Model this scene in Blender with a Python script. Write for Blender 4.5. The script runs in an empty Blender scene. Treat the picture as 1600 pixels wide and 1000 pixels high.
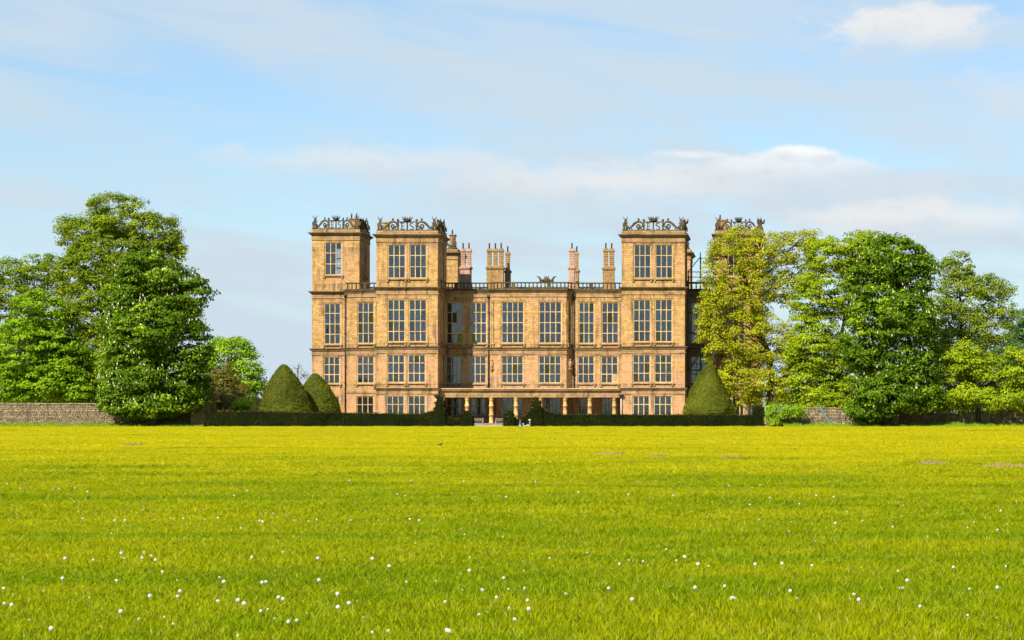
import bpy, math, random
import numpy as np
from mathutils import Vector, Matrix, noise as mnoise
R = math.radians
SC = bpy.context.scene
COL = SC.collection
random.seed(7)
RNG = np.random.default_rng(7)

# ------------------------------------------------------------------ camera
F, CX, CY, EYE = 3600.0, 1216.0, 645.0, 1.7      # focal length and principal point measured on the 1600 x 1000 photograph
cam = bpy.data.cameras.new('camera'); camo = bpy.data.objects.new('camera', cam); COL.objects.link(camo)
cam.sensor_width = 36.0; cam.lens = F / 1600 * 36.0
cam.shift_x = (800 - CX) / 1600; cam.shift_y = (CY - 500) / 1600
cam.clip_start = 0.5; cam.clip_end = 6000
camo.location = (0, 0, EYE); camo.rotation_euler = (R(90), 0, 0)
SC.camera = camo
# ------------------------------------------------------------------ sun, sky, exposure
EXPO = 1.55
SUN_EL, SUN_AZ = 41.0, -152.0                     # azimuth clockwise from +Y (view direction): behind the camera, to the left
SV = Vector((math.sin(R(SUN_AZ)) * math.cos(R(SUN_EL)), math.cos(R(SUN_AZ)) * math.cos(R(SUN_EL)), math.sin(R(SUN_EL))))
sl = bpy.data.lights.new('sun', 'SUN'); slo = bpy.data.objects.new('sun', sl); COL.objects.link(slo)
sl.energy = 3.9; sl.angle = R(0.5); sl.color = (1.0, 0.93, 0.80)
slo.rotation_euler = SV.to_track_quat('Z', 'Y').to_euler(); slo.location = SV * 400
SC.view_settings.view_transform = 'Standard'; SC.view_settings.look = 'None'
SC.view_settings.exposure = EXPO; SC.view_settings.gamma = 1.0; SC.view_settings.use_curve_mapping = False
W = bpy.data.worlds.new('World'); SC.world = W; W.use_nodes = True

def build_sky():
    nt = W.node_tree; N = nt.nodes; L = nt.links; N.clear()
    def node(t, **k):
        n = N.new(t)
        for a, b in k.items(): setattr(n, a, b)
        return n
    def put(sock, v):
        if hasattr(v, 'is_linked') or hasattr(v, 'links'): L.new(v, sock)
        else: sock.default_value = v
    def m(op, a, b=0.0, c=0.0, clamp=False):
        n = node('ShaderNodeMath', operation=op, use_clamp=clamp)
        put(n.inputs[0], a); put(n.inputs[1], b); put(n.inputs[2], c)
        return n.outputs[0]
    def ss(x, e0, e1):
        n = node('ShaderNodeMapRange', interpolation_type='SMOOTHSTEP')
        put(n.inputs[0], x); n.inputs[1].default_value = e0; n.inputs[2].default_value = e1
        return n.outputs[0]
    def mixc(f, a, b):
        n = node('ShaderNodeMix', data_type='RGBA')
        put(n.inputs[0], f); put(n.inputs[6], a); put(n.inputs[7], b)
        return n.outputs[2]
    sky = node('ShaderNodeTexSky', sky_type='NISHITA', sun_disc=False)
    sky.sun_elevation = R(SUN_EL); sky.sun_rotation = R(SUN_AZ); sky.altitude = 150
    sky.air_density = 1.0; sky.dust_density = 0.6; sky.ozone_density = 2.0
    tc = node('ShaderNodeTexCoord'); sp = node('ShaderNodeSeparateXYZ'); L.new(tc.outputs['Generated'], sp.inputs[0])
    x, y, z = sp.outputs
    az = m('ARCTAN2', x, y); el = m('ARCSINE', z)
    def vec(u, v, w=0.0):
        n = node('ShaderNodeCombineXYZ'); put(n.inputs[0], u); put(n.inputs[1], v); put(n.inputs[2], w); return n.outputs[0]
    def noise(v, sc, det=5, rough=0.55, dist=0.0):
        n = node('ShaderNodeTexNoise'); L.new(v, n.inputs['Vector'])
        n.inputs['Scale'].default_value = sc; n.inputs['Detail'].default_value = det
        n.inputs['Roughness'].default_value = rough; n.inputs['Distortion'].default_value = dist
        return n.outputs['Fac']
    # cirrus: long streaks that fall gently to the right
    t = 0.16
    ua = m('ADD', m('MULTIPLY', az, math.cos(t)), m('MULTIPLY', el, -math.sin(t)))
    va = m('ADD', m('MULTIPLY', az, math.sin(t)), m('MULTIPLY', el, math.cos(t)))
    cir = noise(vec(m('MULTIPLY', ua, 7.0), m('MULTIPLY', va, 46.0), 3.1), 1.0, 4, 0.5, 0.6)
    cir2 = noise(vec(m('MULTIPLY', az, 9.0), m('MULTIPLY', el, 22.0), 8.4), 1.0, 3, 0.5, 0.0)
    veil = ss(el, 0.20, 0.0)
    c1 = m('MULTIPLY', ss(m('ADD', m('MULTIPLY', cir, 0.6), m('MULTIPLY', cir2, 0.5)), 0.40, 0.70), 0.72)
    fac = m('ADD', m('ADD', c1, 0.14), m('MULTIPLY', m('MULTIPLY', veil, veil), 0.45), clamp=True)
    g = 0.5 ** EXPO
    skyc = node('ShaderNodeMix', data_type='RGBA', blend_type='MULTIPLY'); skyc.inputs[0].default_value = 1.0
    L.new(sky.outputs[0], skyc.inputs[6]); skyc.inputs[7].default_value = (0.040, 0.0475, 0.052, 1)
    cloudw = (0.62 * g, 0.735 * g, 0.83 * g, 1)
    base = mixc(fac, skyc.outputs[2], cloudw)
    # heaped clouds: puffs at their own bearing and height, flat below, ragged above
    nb = noise(vec(m('MULTIPLY', az, 55.0), m('MULTIPLY', el, 95.0), 1.7), 1.0, 4, 0.58, 0.0)
    nb2 = noise(vec(m('MULTIPLY', az, 20.0), m('MULTIPLY', el, 40.0), 5.7), 1.0, 2, 0.5, 0.0)
    def heap(col, px, py, wpx, hpx, white, op, soft=0.5):
        a0 = math.atan((px - CX) / F); e0 = math.atan((CY - py) / F)
        du = m('DIVIDE', m('SUBTRACT', az, a0), wpx / F); dv = m('DIVIDE', m('SUBTRACT', el, e0), hpx / F)
        dn = m('MULTIPLY', m('MINIMUM', dv, 0.0), 0.55)
        d = m('SQRT', m('ADD', m('MULTIPLY', du, du), m('ADD', m('MULTIPLY', m('MAXIMUM', dv, 0.0), m('MAXIMUM', dv, 0.0)), m('MULTIPLY', dn, dn))))
        d = m('ADD', d, m('MULTIPLY', m('SUBTRACT', nb, 0.5), 1.5)); d = m('ADD', d, m('MULTIPLY', m('SUBTRACT', nb2, 0.5), 0.8))
        up = ss(dv, 0.35, -1.2)                           # the underside fades into the haze
        k = m('MULTIPLY', ss(d, 1.0, 1.0 - soft), m('SUBTRACT', op, m('MULTIPLY', up, op * 0.75)))
        shade = ss(m('ADD', dv, m('MULTIPLY', m('SUBTRACT', nb, 0.5), 2.2)), -0.9, 0.5)
        cc = mixc(shade, (0.64 * g, 0.725 * g, 0.80 * g, 1), (white * g, white * 0.99 * g, white * 0.985 * g, 1))
        return mixc(k, col, cc)
    for h in [(1010, 292, 520, 52, 0.86, 0.9, 0.9), (560, 262, 330, 40, 0.84, 0.7, 0.9), (1215, 262, 200, 34, 0.93, 0.8, 0.6), (1085, 243, 70, 14, 0.96, 0.75, 0.7), (1258, 241, 60, 15, 1.0, 0.95, 0.55),
              (1398, 54, 168, 52, 0.88, 0.88, 0.45), (1400, 350, 300, 44, 0.88, 0.8, 0.8), (1575, 170, 100, 90, 0.80, 0.5, 0.9)]:
        base = heap(base, *h)
    W.cycles.sampling_method = 'MANUAL'; W.cycles.sample_map_resolution = 256
    bg = node('ShaderNodeBackground'); L.new(base, bg.inputs[0]); bg.inputs[1].default_value = 1.0
    out = node('ShaderNodeOutputWorld'); L.new(bg.outputs[0], out.inputs[0])
build_sky()

# ------------------------------------------------------------------ helpers
def PX(px, Y): return (px - CX) * Y / F
def PZ(py, Y): return EYE + (CY - py) * Y / F
WL = {}
def tag(o, label=None, cat=None, group=None, kind=None):
    if label: o['label'] = label
    if cat: o['category'] = cat
    if group: o['group'] = group
    if kind: o['kind'] = kind
    return o
def empty(name, loc, label=None, cat=None, group=None):
    o = bpy.data.objects.new(name, None); COL.objects.link(o); o.location = loc; WL[o] = Vector(loc); o.empty_display_size = 0.3
    return tag(o, label, cat, group)
class MB:
    """collects shapes in world coordinates and links them as one mesh object"""
    def __init__(s): s.v = []; s.f = []; s.m = []; s.smooth = []
    def add(s, vs, fs, mat=0, sm=False):
        n = len(s.v); s.v.extend([tuple(q) for q in vs])
        for f in fs: s.f.append(tuple(i + n for i in f)); s.m.append(mat); s.smooth.append(sm)
    def box(s, x0, x1, y0, y1, z0, z1, mat=0):
        s.add([(x0,y0,z0),(x1,y0,z0),(x1,y1,z0),(x0,y1,z0),(x0,y0,z1),(x1,y0,z1),(x1,y1,z1),(x0,y1,z1)],
              [(0,3,2,1),(4,5,6,7),(0,1,5,4),(1,2,6,5),(2,3,7,6),(3,0,4,7)], mat)
    def obox(s, o, u, n, u0, u1, d0, d1, z0, z1, mat=0):
        """box in a wall frame: u along the wall, d outwards along n"""
        P = lambda a, d, z: (o[0] + u[0]*a + n[0]*d, o[1] + u[1]*a + n[1]*d, z)
        s.add([P(u0,d1,z0),P(u1,d1,z0),P(u1,d0,z0),P(u0,d0,z0),P(u0,d1,z1),P(u1,d1,z1),P(u1,d0,z1),P(u0,d0,z1)],
              [(0,3,2,1),(4,5,6,7),(0,1,5,4),(1,2,6,5),(2,3,7,6),(3,0,4,7)], mat)
    def prism(s, poly, z0, z1, mat=0):
        n = len(poly)
        s.add([(p[0],p[1],z0) for p in poly] + [(p[0],p[1],z1) for p in poly],
              [tuple(range(n-1,-1,-1)), tuple(range(n,2*n))] + [(i,(i+1)%n,n+(i+1)%n,n+i) for i in range(n)], mat)
    def tube(s, pts, rad, seg=6, mat=0, sm=True, cap=True):
        pts = [Vector(p) for p in pts]; n = len(pts)
        rad = [rad]*n if not hasattr(rad, '__len__') else rad
        vs = []; prev = None
        for i in range(n):
            t = (pts[min(i+1,n-1)] - pts[max(i-1,0)])
            if t.length < 1e-9: t = Vector((0,0,1))
            t.normalize()
            a = prev - t*prev.dot(t) if prev is not None else None
            if a is None or a.length < 1e-6:
                a = t.orthogonal()
            a.normalize(); prev = a; b = t.cross(a)
            for k in range(seg):
                an = 2*math.pi*k/seg
                vs.append(pts[i] + (a*math.cos(an) + b*math.sin(an))*rad[i])
        fs = [(i*seg+k, i*seg+(k+1)%seg, (i+1)*seg+(k+1)%seg, (i+1)*seg+k) for i in range(n-1) for k in range(seg)]
        if cap: fs += [tuple(range(seg-1,-1,-1)), tuple((n-1)*seg+k for k in range(seg))]
        s.add(vs, fs, mat, sm)
    def lathe(s, c, prof, seg=12, mat=0, sm=True):
        """prof: list of (radius, z)"""
        vs = [(c[0]+r*math.cos(2*math.pi*k/seg), c[1]+r*math.sin(2*math.pi*k/seg), c[2]+z) for r, z in prof for k in range(seg)]
        n = len(prof)
        fs = [(i*seg+k, i*seg+(k+1)%seg, (i+1)*seg+(k+1)%seg, (i+1)*seg+k) for i in range(n-1) for k in range(seg)]
        fs += [tuple(range(seg-1,-1,-1)), tuple((n-1)*seg+k for k in range(seg))]
        s.add(vs, fs, mat, sm)
    def ball(s, c, r, seg=8, mat=0, sq=(1,1,1)):
        rings = max(4, seg//2+1)
        vs = [(c[0], c[1], c[2]-r*sq[2])]
        for i in range(1, rings):
            a = -math.pi/2 + math.pi*i/rings
            for k in range(seg):
                b = 2*math.pi*k/seg
                vs.append((c[0]+r*sq[0]*math.cos(a)*math.cos(b), c[1]+r*sq[1]*math.cos(a)*math.sin(b), c[2]+r*sq[2]*math.sin(a)))
        vs.append((c[0], c[1], c[2]+r*sq[2])); T = len(vs)-1
        fs = [(0, 1+(k+1)%seg, 1+k) for k in range(seg)]
        for i in range(rings-2):
            b0 = 1+i*seg; fs += [(b0+k, b0+(k+1)%seg, b0+seg+(k+1)%seg, b0+seg+k) for k in range(seg)]
        b0 = 1+(rings-2)*seg; fs += [(b0+k, b0+(k+1)%seg, T) for k in range(seg)]
        s.add(vs, fs, mat, True)
    def build(s, name, mats, parent=None, loc=None):
        if not isinstance(mats, (list, tuple)): mats = [mats]
        o0 = WL[parent] if parent is not None else Vector(loc if loc is not None else (0,0,0))
        a = np.array(s.v, dtype=float) - np.array(o0)
        me = bpy.data.meshes.new(name); me.from_pydata(a.tolist(), [], s.f)
        for m in mats: me.materials.append(m)
        me.polygons.foreach_set('material_index', s.m); me.polygons.foreach_set('use_smooth', s.smooth)
        me.update()
        o = bpy.data.objects.new(name, me); COL.objects.link(o); WL[o] = o0.copy()
        if parent is not None: o.parent = parent
        else: o.location = o0
        return o
def np_mesh(name, verts, nper, mats, parent=None, loc=(0,0,0), attrs=None, matidx=None, extra=None):
    """mesh of equal n-gons from a vertex array (k*nper,3); extra = (verts, faces, mat) added in front"""
    o0 = WL[parent] if parent is not None else Vector(loc)
    V = np.asarray(verts, dtype=np.float32).reshape(-1,3) - np.array(o0, dtype=np.float32)
    k = len(V)//nper; me = bpy.data.meshes.new(name)
    me.vertices.add(len(V)); me.vertices.foreach_set('co', V.ravel())
    me.loops.add(len(V)); me.loops.foreach_set('vertex_index', np.arange(len(V), dtype=np.int32))
    me.polygons.add(k); me.polygons.foreach_set('loop_start', np.arange(0, len(V), nper, dtype=np.int32))
    if matidx is not None: me.polygons.foreach_set('material_index', np.asarray(matidx, dtype=np.int32))
    for m in (mats if isinstance(mats, (list,tuple)) else [mats]): me.materials.append(m)
    for nm, arr in (attrs or {}).items():
        at = me.attributes.new(nm, 'FLOAT', 'POINT'); at.data.foreach_set('value', np.asarray(arr, dtype=np.float32))
    me.update(); me.validate()
    o = bpy.data.objects.new(name, me); COL.objects.link(o); WL[o] = o0.copy()
    if parent is not None: o.parent = parent
    else: o.location = o0
    return o
def inst(src, name, parent, wloc, rz=0.0, scale=(1,1,1), rot=None):
    o = bpy.data.objects.new(name, src); COL.objects.link(o); o.parent = parent
    o.location = Vector(wloc) - (WL[parent] if parent is not None else Vector((0,0,0)))
    o.rotation_euler = rot if rot else (0,0,rz); o.scale = scale; WL[o] = Vector(wloc)
    return o
def offset_poly(poly, d):
    """mitred offset of a counter-clockwise plan polygon"""
    n = len(poly); out = []
    for i in range(n):
        p0, p1, p2 = Vector(poly[i-1]), Vector(poly[i]), Vector(poly[(i+1)%n])
        e1 = (p1-p0).normalized(); e2 = (p2-p1).normalized()
        n1 = Vector((e1.y,-e1.x)); n2 = Vector((e2.y,-e2.x)); b = n1+n2
        k = d / max(0.25, 0.5*b.dot(b)) 
        out.append(tuple(p1 + b*k))
    return out

# ------------------------------------------------------------------ materials
def mat(name):
    m = bpy.data.materials.new(name); m.use_nodes = True; nt = m.node_tree; nt.nodes.clear()
    return m, nt, nt.nodes, nt.links
class NT:
    def __init__(s, name):
        s.m, s.nt, s.N, s.L = mat(name)
        s.out = s.N.new('ShaderNodeOutputMaterial')
    def put(s, sock, v):
        if hasattr(v, 'links'): s.L.new(v, sock)
        else: sock.default_value = (tuple(v)+(1,) if isinstance(v, tuple) and len(v) == 3 and sock.type == 'RGBA' else v)
    def node(s, t, ins=None, **k):
        n = s.N.new(t)
        for a, b in k.items(): setattr(n, a, b)
        for a, b in (ins or {}).items(): s.put(n.inputs[a], b)
        return n
    def math(s, op, a, b=0.0, clamp=False):
        return s.node('ShaderNodeMath', {0:a,1:b}, operation=op, use_clamp=clamp).outputs[0]
    def mix(s, f, a, b, blend='MIX'):
        return s.node('ShaderNodeMix', {0:f,6:a,7:b}, data_type='RGBA', blend_type=blend).outputs[2]
    def noise(s, vec, scale, detail=4, rough=0.55, dist=0.0):
        n = s.node('ShaderNodeTexNoise', {'Scale':scale,'Detail':detail,'Roughness':rough,'Distortion':dist})
        if vec is not None: s.L.new(vec, n.inputs['Vector'])
        return n.outputs['Fac']
    def ramp(s, f, lo, hi):
        return s.node('ShaderNodeMapRange', {0:f,1:lo,2:hi}, interpolation_type='SMOOTHSTEP').outputs[0]
    def pos(s): return s.node('ShaderNodeNewGeometry').outputs['Position']
    def scalev(s, v, sc):
        return s.node('ShaderNodeVectorMath', {0:v,1:sc}, operation='MULTIPLY').outputs[0]
    def bsdf(s, col, rough=0.85, bump=None, bdist=0.02, bstr=0.6, spec=0.3, metal=0.0):
        b = s.node('ShaderNodeBsdfPrincipled', {'Base Color':col,'Roughness':rough,'Specular IOR Level':spec,'Metallic':metal})
        if bump is not None:
            bn = s.node('ShaderNodeBump', {'Height':bump,'Distance':bdist,'Strength':bstr}); s.L.new(bn.outputs[0], b.inputs['Normal'])
        s.L.new(b.outputs[0], s.out.inputs[0]); return s.m
def plain(name, col, rough=0.7, var=0.25, sc=3.0, metal=0.0, spec=0.3):
    t = NT(name); p = t.pos(); n = t.noise(p, sc)
    c = t.mix(n, tuple(q*(1-var) for q in col), tuple(min(1,q*(1+var)) for q in col))
    return t.bsdf(c, rough, n, 0.01, 0.4, spec, metal)
def stone(name, ca, cb, pink, course=0.30, blockw=0.62, dark=0.5, pinkz=True, pinkamt=0.4, joint=0.8, ledges=()):
    """coursed sandstone: blocks of uneven tint, broad patches of pinker stone, weather streaks"""
    ca, cb, pink = (tuple(q*k for q,k in zip(c,(0.84,0.82,0.80))) for c in (ca, cb, pink))
    t = NT(name); p = t.pos(); sp = t.node('ShaderNodeSeparateXYZ', {0:p}); x, y, z = sp.outputs
    u = t.math('ADD', x, y)
    vec = t.node('ShaderNodeCombineXYZ', {0:u,1:z}).outputs[0]
    bk = t.node('ShaderNodeTexBrick', {'Vector':vec,'Color1':(0,0,0,1),'Color2':(1,1,1,1),'Mortar':(0.45,0.45,0.45,1),'Scale':1.0,
        'Mortar Size':0.012,'Mortar Smooth':0.4,'Bias':0.0,'Brick Width':blockw,'Row Height':course}, offset=0.43, squash=0.72, squash_frequency=3)
    tint = bk.outputs['Color']
    c = t.mix(t.math('ADD', t.math('MULTIPLY', tint, 0.58), t.math('MULTIPLY', t.math('SUBTRACT', t.noise(p, 1.3, 6, 0.75), 0.36), 1.7), True), tuple(q*0.78 for q in ca), tuple(q*1.12 for q in cb))
    pn = t.noise(t.node('ShaderNodeCombineXYZ', {0:t.math('MULTIPLY',u,0.22),1:t.math('MULTIPLY',z,0.45)}).outputs[0], 1.0, 5, 0.6)
    if pinkz:
        low = t.math('MULTIPLY', t.ramp(z, 13.0, 3.0), 0.22); pn = t.math('ADD', pn, low)
    pf = t.math('MULTIPLY', t.ramp(t.math('ADD', pn, t.math('MULTIPLY', tint, 0.12)), 0.54, 0.72), pinkamt)
    c = t.mix(pf, c, pink)
    spk = t.ramp(t.noise(p, 3.2, 5, 0.75), 0.54, 0.66)
    c = t.mix(t.math('MULTIPLY', spk, 0.65), c, tuple(q*0.45 for q in ca))
    st = t.noise(t.node('ShaderNodeCombineXYZ', {0:t.math('MULTIPLY',u,1.6),1:t.math('MULTIPLY',z,0.18)}).outputs[0], 1.0, 6, 0.65)
    c = t.mix(t.math('MULTIPLY', t.ramp(st, 0.50, 0.70), dark), c, (0.055,0.042,0.026))
    for zb, ln in ledges:      # rain-washed soot hanging in runs below each ledge and sill
        run = t.math('MULTIPLY', t.ramp(z, zb-ln, zb), t.math('LESS_THAN', z, zb+0.02))
        s2 = t.noise(t.node('ShaderNodeCombineXYZ', {0:t.math('MULTIPLY',u,2.3),1:t.math('MULTIPLY',z,0.12),2:zb}).outputs[0], 1.0, 4, 0.7)
        c = t.mix(t.math('MULTIPLY', t.math('MULTIPLY', run, t.ramp(s2, 0.40, 0.66)), 0.75), c, (0.06,0.045,0.028))
    c = t.mix(t.math('MULTIPLY', bk.outputs['Fac'], joint*0.35), c, tuple(q*0.5 for q in ca))
    h = t.math('ADD', t.math('MULTIPLY', bk.outputs['Fac'], -0.7), t.math('ADD', t.math('MULTIPLY', t.noise(p, 6.0, 6, 0.7), 0.8), t.math('MULTIPLY', tint, 0.5)))
    return t.bsdf(c, 0.92, h, 0.05, 0.7, 0.15)
M = {}
M['stone'] = stone('ochre_sandstone', (0.34,0.196,0.062), (0.49,0.315,0.125), (0.46,0.26,0.155), dark=0.8, pinkamt=0.7, ledges=((24.0,1.6),(19.05,1.0),(17.15,1.3),(10.78,0.5),(9.5,1.0),(5.5,0.7)))
M['stone2'] = stone('ashlar_recess', (0.33,0.195,0.068), (0.46,0.30,0.125), (0.44,0.25,0.15), dark=0.6, pinkamt=0.6, ledges=((17.15,1.3),(10.78,0.5),(9.5,1.0),(5.5,0.6)))
M['trim'] = stone('moulded_trim', (0.22,0.14,0.055), (0.36,0.245,0.115), (0.36,0.20,0.14), 0.6, 1.4, 0.85, False, 0.8)
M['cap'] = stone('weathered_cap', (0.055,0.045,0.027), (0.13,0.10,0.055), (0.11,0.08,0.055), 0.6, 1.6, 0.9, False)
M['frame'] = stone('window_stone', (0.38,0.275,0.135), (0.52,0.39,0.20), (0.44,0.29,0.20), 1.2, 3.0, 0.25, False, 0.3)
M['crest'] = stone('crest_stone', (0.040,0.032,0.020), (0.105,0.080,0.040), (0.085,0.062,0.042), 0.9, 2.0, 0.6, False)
M['pinkchim'] = stone('pink_chimney', (0.40,0.24,0.165), (0.50,0.31,0.22), (0.45,0.26,0.20), 0.25, 0.5, 0.5, False)
M['browchim'] = stone('brown_chimney', (0.26,0.16,0.06), (0.36,0.23,0.095), (0.33,0.19,0.12), 0.25, 0.5, 0.6, False)
M['column'] = stone('column_stone', (0.47,0.28,0.10), (0.56,0.36,0.15), (0.5,0.3,0.18), 1.2, 4.0, 0.35, False)
M['lead'] = plain('lead_roof', (0.17,0.17,0.17), 0.6)
M['iron'] = plain('cast_iron', (0.02,0.021,0.024), 0.5)
M['pot'] = plain('flue_metal', (0.055,0.075,0.095), 0.5)
M['pipe'] = plain('painted_pipe', (0.42,0.38,0.32), 0.6)
M['curt_dark'] = plain('slate_blind', (0.028,0.048,0.058), 0.9, 0.4, 1.5)
M['curt_mid'] = plain('grey_blind', (0.16,0.175,0.18), 0.9, 0.35, 1.5)
M['curt_pale'] = plain('net_curtain', (0.34,0.33,0.30), 0.9, 0.25, 2.5)
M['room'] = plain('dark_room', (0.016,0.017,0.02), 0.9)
def glass(name, tint):
    t = NT(name); p = t.pos()
    fr = t.node('ShaderNodeFresnel', {'IOR':1.52}).outputs[0]
    tr = t.node('ShaderNodeBsdfTransparent', {0:tint+(1,)}); gl = t.node('ShaderNodeBsdfGlossy', {'Color':(0.9,0.95,1,1),'Roughness':0.06})
    bn = t.node('ShaderNodeBump', {'Height':t.noise(p, 4.0, 3),'Distance':0.02,'Strength':0.25}); t.L.new(bn.outputs[0], gl.inputs['Normal'])
    # the came lattice of the old leaded lights
    sp = t.node('ShaderNodeSeparateXYZ', {0:p}); u = t.math('ADD', sp.outputs[0], sp.outputs[1]); z = sp.outputs[2]
    a = t.math('ABSOLUTE', t.math('SUBTRACT', t.math('FRACT', t.math('MULTIPLY', t.math('ADD', u, z), 4.0)), 0.5))
    b = t.math('ABSOLUTE', t.math('SUBTRACT', t.math('FRACT', t.math('MULTIPLY', t.math('SUBTRACT', u, z), 4.0)), 0.5))
    came = t.math('LESS_THAN', t.math('MINIMUM', a, b), 0.03)
    ms = t.node('ShaderNodeMixShader', {0:t.math('ADD', fr, 0.04)}); t.L.new(tr.outputs[0], ms.inputs[1]); t.L.new(gl.outputs[0], ms.inputs[2])
    ld = t.node('ShaderNodeBsdfDiffuse', {0:(0.05,0.055,0.06,1)})
    m2 = t.node('ShaderNodeMixShader', {0:came}); t.L.new(ms.outputs[0], m2.inputs[1]); t.L.new(ld.outputs[0], m2.inputs[2])
    t.L.new(m2.outputs[0], t.out.inputs[0]); return t.m
M['glass'] = glass('leaded_glass', (0.72,0.84,0.88))
def leafmat(name, c0, c1, c2=None, trans=0.4, rough=0.6, gain=2.0, spec=0.08):
    """per-leaf tint from the 'tint' attribute; thin leaves let light through"""
    c0, c1 = tuple(q*gain for q in c0), tuple(q*gain for q in c1); c2 = tuple(q*gain for q in c2) if c2 else None
    t = NT(name); a = t.node('ShaderNodeAttribute', attribute_name='tint').outputs['Fac']
    p = t.pos(); n = t.noise(p, 0.35, 3)
    f = t.math('ADD', t.math('MULTIPLY', a, 0.75), t.math('MULTIPLY', t.math('SUBTRACT', n, 0.35), 0.7), True)
    c = t.mix(f, c0, c1)
    if c2: c = t.mix(t.ramp(f, 0.6, 1.0), c, c2)
    d = t.node('ShaderNodeBsdfPrincipled', {'Base Color':c,'Roughness':rough,'Specular IOR Level':spec})
    tc = t.mix(1.0, c, (1.0,1.0,0.45,1), 'MULTIPLY'); tc = t.mix(0.35, tc, c)
    tl = t.node('ShaderNodeBsdfTranslucent', {0:tc})
    ms = t.node('ShaderNodeMixShader', {0:trans}); t.L.new(d.outputs[0], ms.inputs[1]); t.L.new(tl.outputs[0], ms.inputs[2])
    t.L.new(ms.outputs[0], t.out.inputs[0]); return t.m
def barkmat(name, c0, c1):
    t = NT(name); p = t.pos(); n = t.noise(t.scalev(p, (6,6,1.2)), 1.5, 6, 0.7)
    return t.bsdf(t.mix(n, c0, c1), 0.95, n, 0.05, 0.9, 0.1)
M['bark'] = barkmat('bark', (0.025,0.02,0.014), (0.09,0.075,0.05))
M['oakbark'] = barkmat('oak_bark', (0.035,0.026,0.016), (0.12,0.085,0.045))

# ------------------------------------------------------------------ ground
def gh(x, y):
    """height of the lawn: almost level, with low swells and two worn banks"""
    s = 0.030*np.sin(y*0.115 + 0.6*np.sin(x*0.05)) + 0.022*np.sin(y*0.31 + x*0.07 + 1.0) + 0.018*np.sin(x*0.21 - y*0.09)
    w = np.clip((y-14)/16, 0, 1) * np.clip((277-y)/10, 0.0, 1)
    return s*w
def build_ground():
    t = NT('turf_soil'); p = t.pos(); sp = t.node('ShaderNodeSeparateXYZ', {0:p}); x, y, z = sp.outputs
    n1 = t.noise(t.scalev(p, (0.10,0.05,0)), 1.0, 6, 0.6); n2 = t.noise(p, 2.5, 5, 0.7)
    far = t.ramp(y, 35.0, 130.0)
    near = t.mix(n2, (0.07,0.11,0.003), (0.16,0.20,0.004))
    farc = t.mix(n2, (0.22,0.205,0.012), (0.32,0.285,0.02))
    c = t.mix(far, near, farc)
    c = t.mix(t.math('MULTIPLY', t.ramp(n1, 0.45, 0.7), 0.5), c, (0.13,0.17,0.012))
    m = t.bsdf(c, 0.95, n2, 0.05, 0.8, 0.05)
    ys = np.concatenate([np.linspace(-60, 12, 8), np.linspace(14, 60, 120), np.linspace(61, 140, 140), np.linspace(142, 290, 75), [300,340,420,600,1000,2000,4000]])
    us = np.concatenate([[-4000,-1500,-600,-300], np.linspace(-180, 90, 110), [200,500,1500,4000]])
    X, Y = np.meshgrid(us, ys); Z = gh(X, Y)
    far = (np.abs(X) > 180) | (Y > 290); Z = np.where(far, 0, Z)
    nu = len(us); V = np.stack([X, Y, Z], -1).reshape(-1, 3)
    f = [(j*nu+i, j*nu+i+1, (j+1)*nu+i+1, (j+1)*nu+i) for j in range(len(ys)-1) for i in range(nu-1)]
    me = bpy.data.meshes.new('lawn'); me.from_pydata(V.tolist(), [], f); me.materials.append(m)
    me.polygons.foreach_set('use_smooth', [True]*len(f))
    o = bpy.data.objects.new('lawn', me); COL.objects.link(o); tag(o, kind='structure')
    # gravel forecourt behind the hedge and stone edging along it
    g = MB(); g.box(PX(320,283), PX(1200,283), 283.2, 300.4, -0.2, 0.05)
    t = NT('gravel'); n = t.noise(t.pos(), 9.0, 4, 0.7); g2 = t.bsdf(t.mix(n, (0.26,0.21,0.14), (0.42,0.36,0.26)), 0.95, n, 0.02, 0.8)
    tag(g.build('forecourt_path', g2), kind='structure')
build_ground()

EDGE = stone('edging_stone', (0.20,0.165,0.10), (0.30,0.255,0.17), (0.26,0.21,0.15), 0.2, 0.9, 0.5, False)
def build_edging():
    o = MB(); x = PX(372, 276.5)
    while x < PX(738, 276.5):
        w = random.uniform(0.5, 1.1)
        o.box(x, x+w-0.03, 276.4+random.uniform(-.05,.05), 276.9, -0.1, 0.05+random.uniform(0,0.035)); x += w
    tag(o.build('stone_edging', EDGE), kind='structure')
build_edging()

# ------------------------------------------------------------------ the country house
YT, YM, YB, YE, YR = 300.0, 307.0, 305.8, 310.5, 320.0     # planes: front towers, main block, bay, end towers, rear towers
HB = (PX(829, YM), YM, 0.0)
house = empty('country_house', HB, 'great honey stone country house with glazed towers, chimneys and lettered parapets behind the hedge', 'house')
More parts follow.
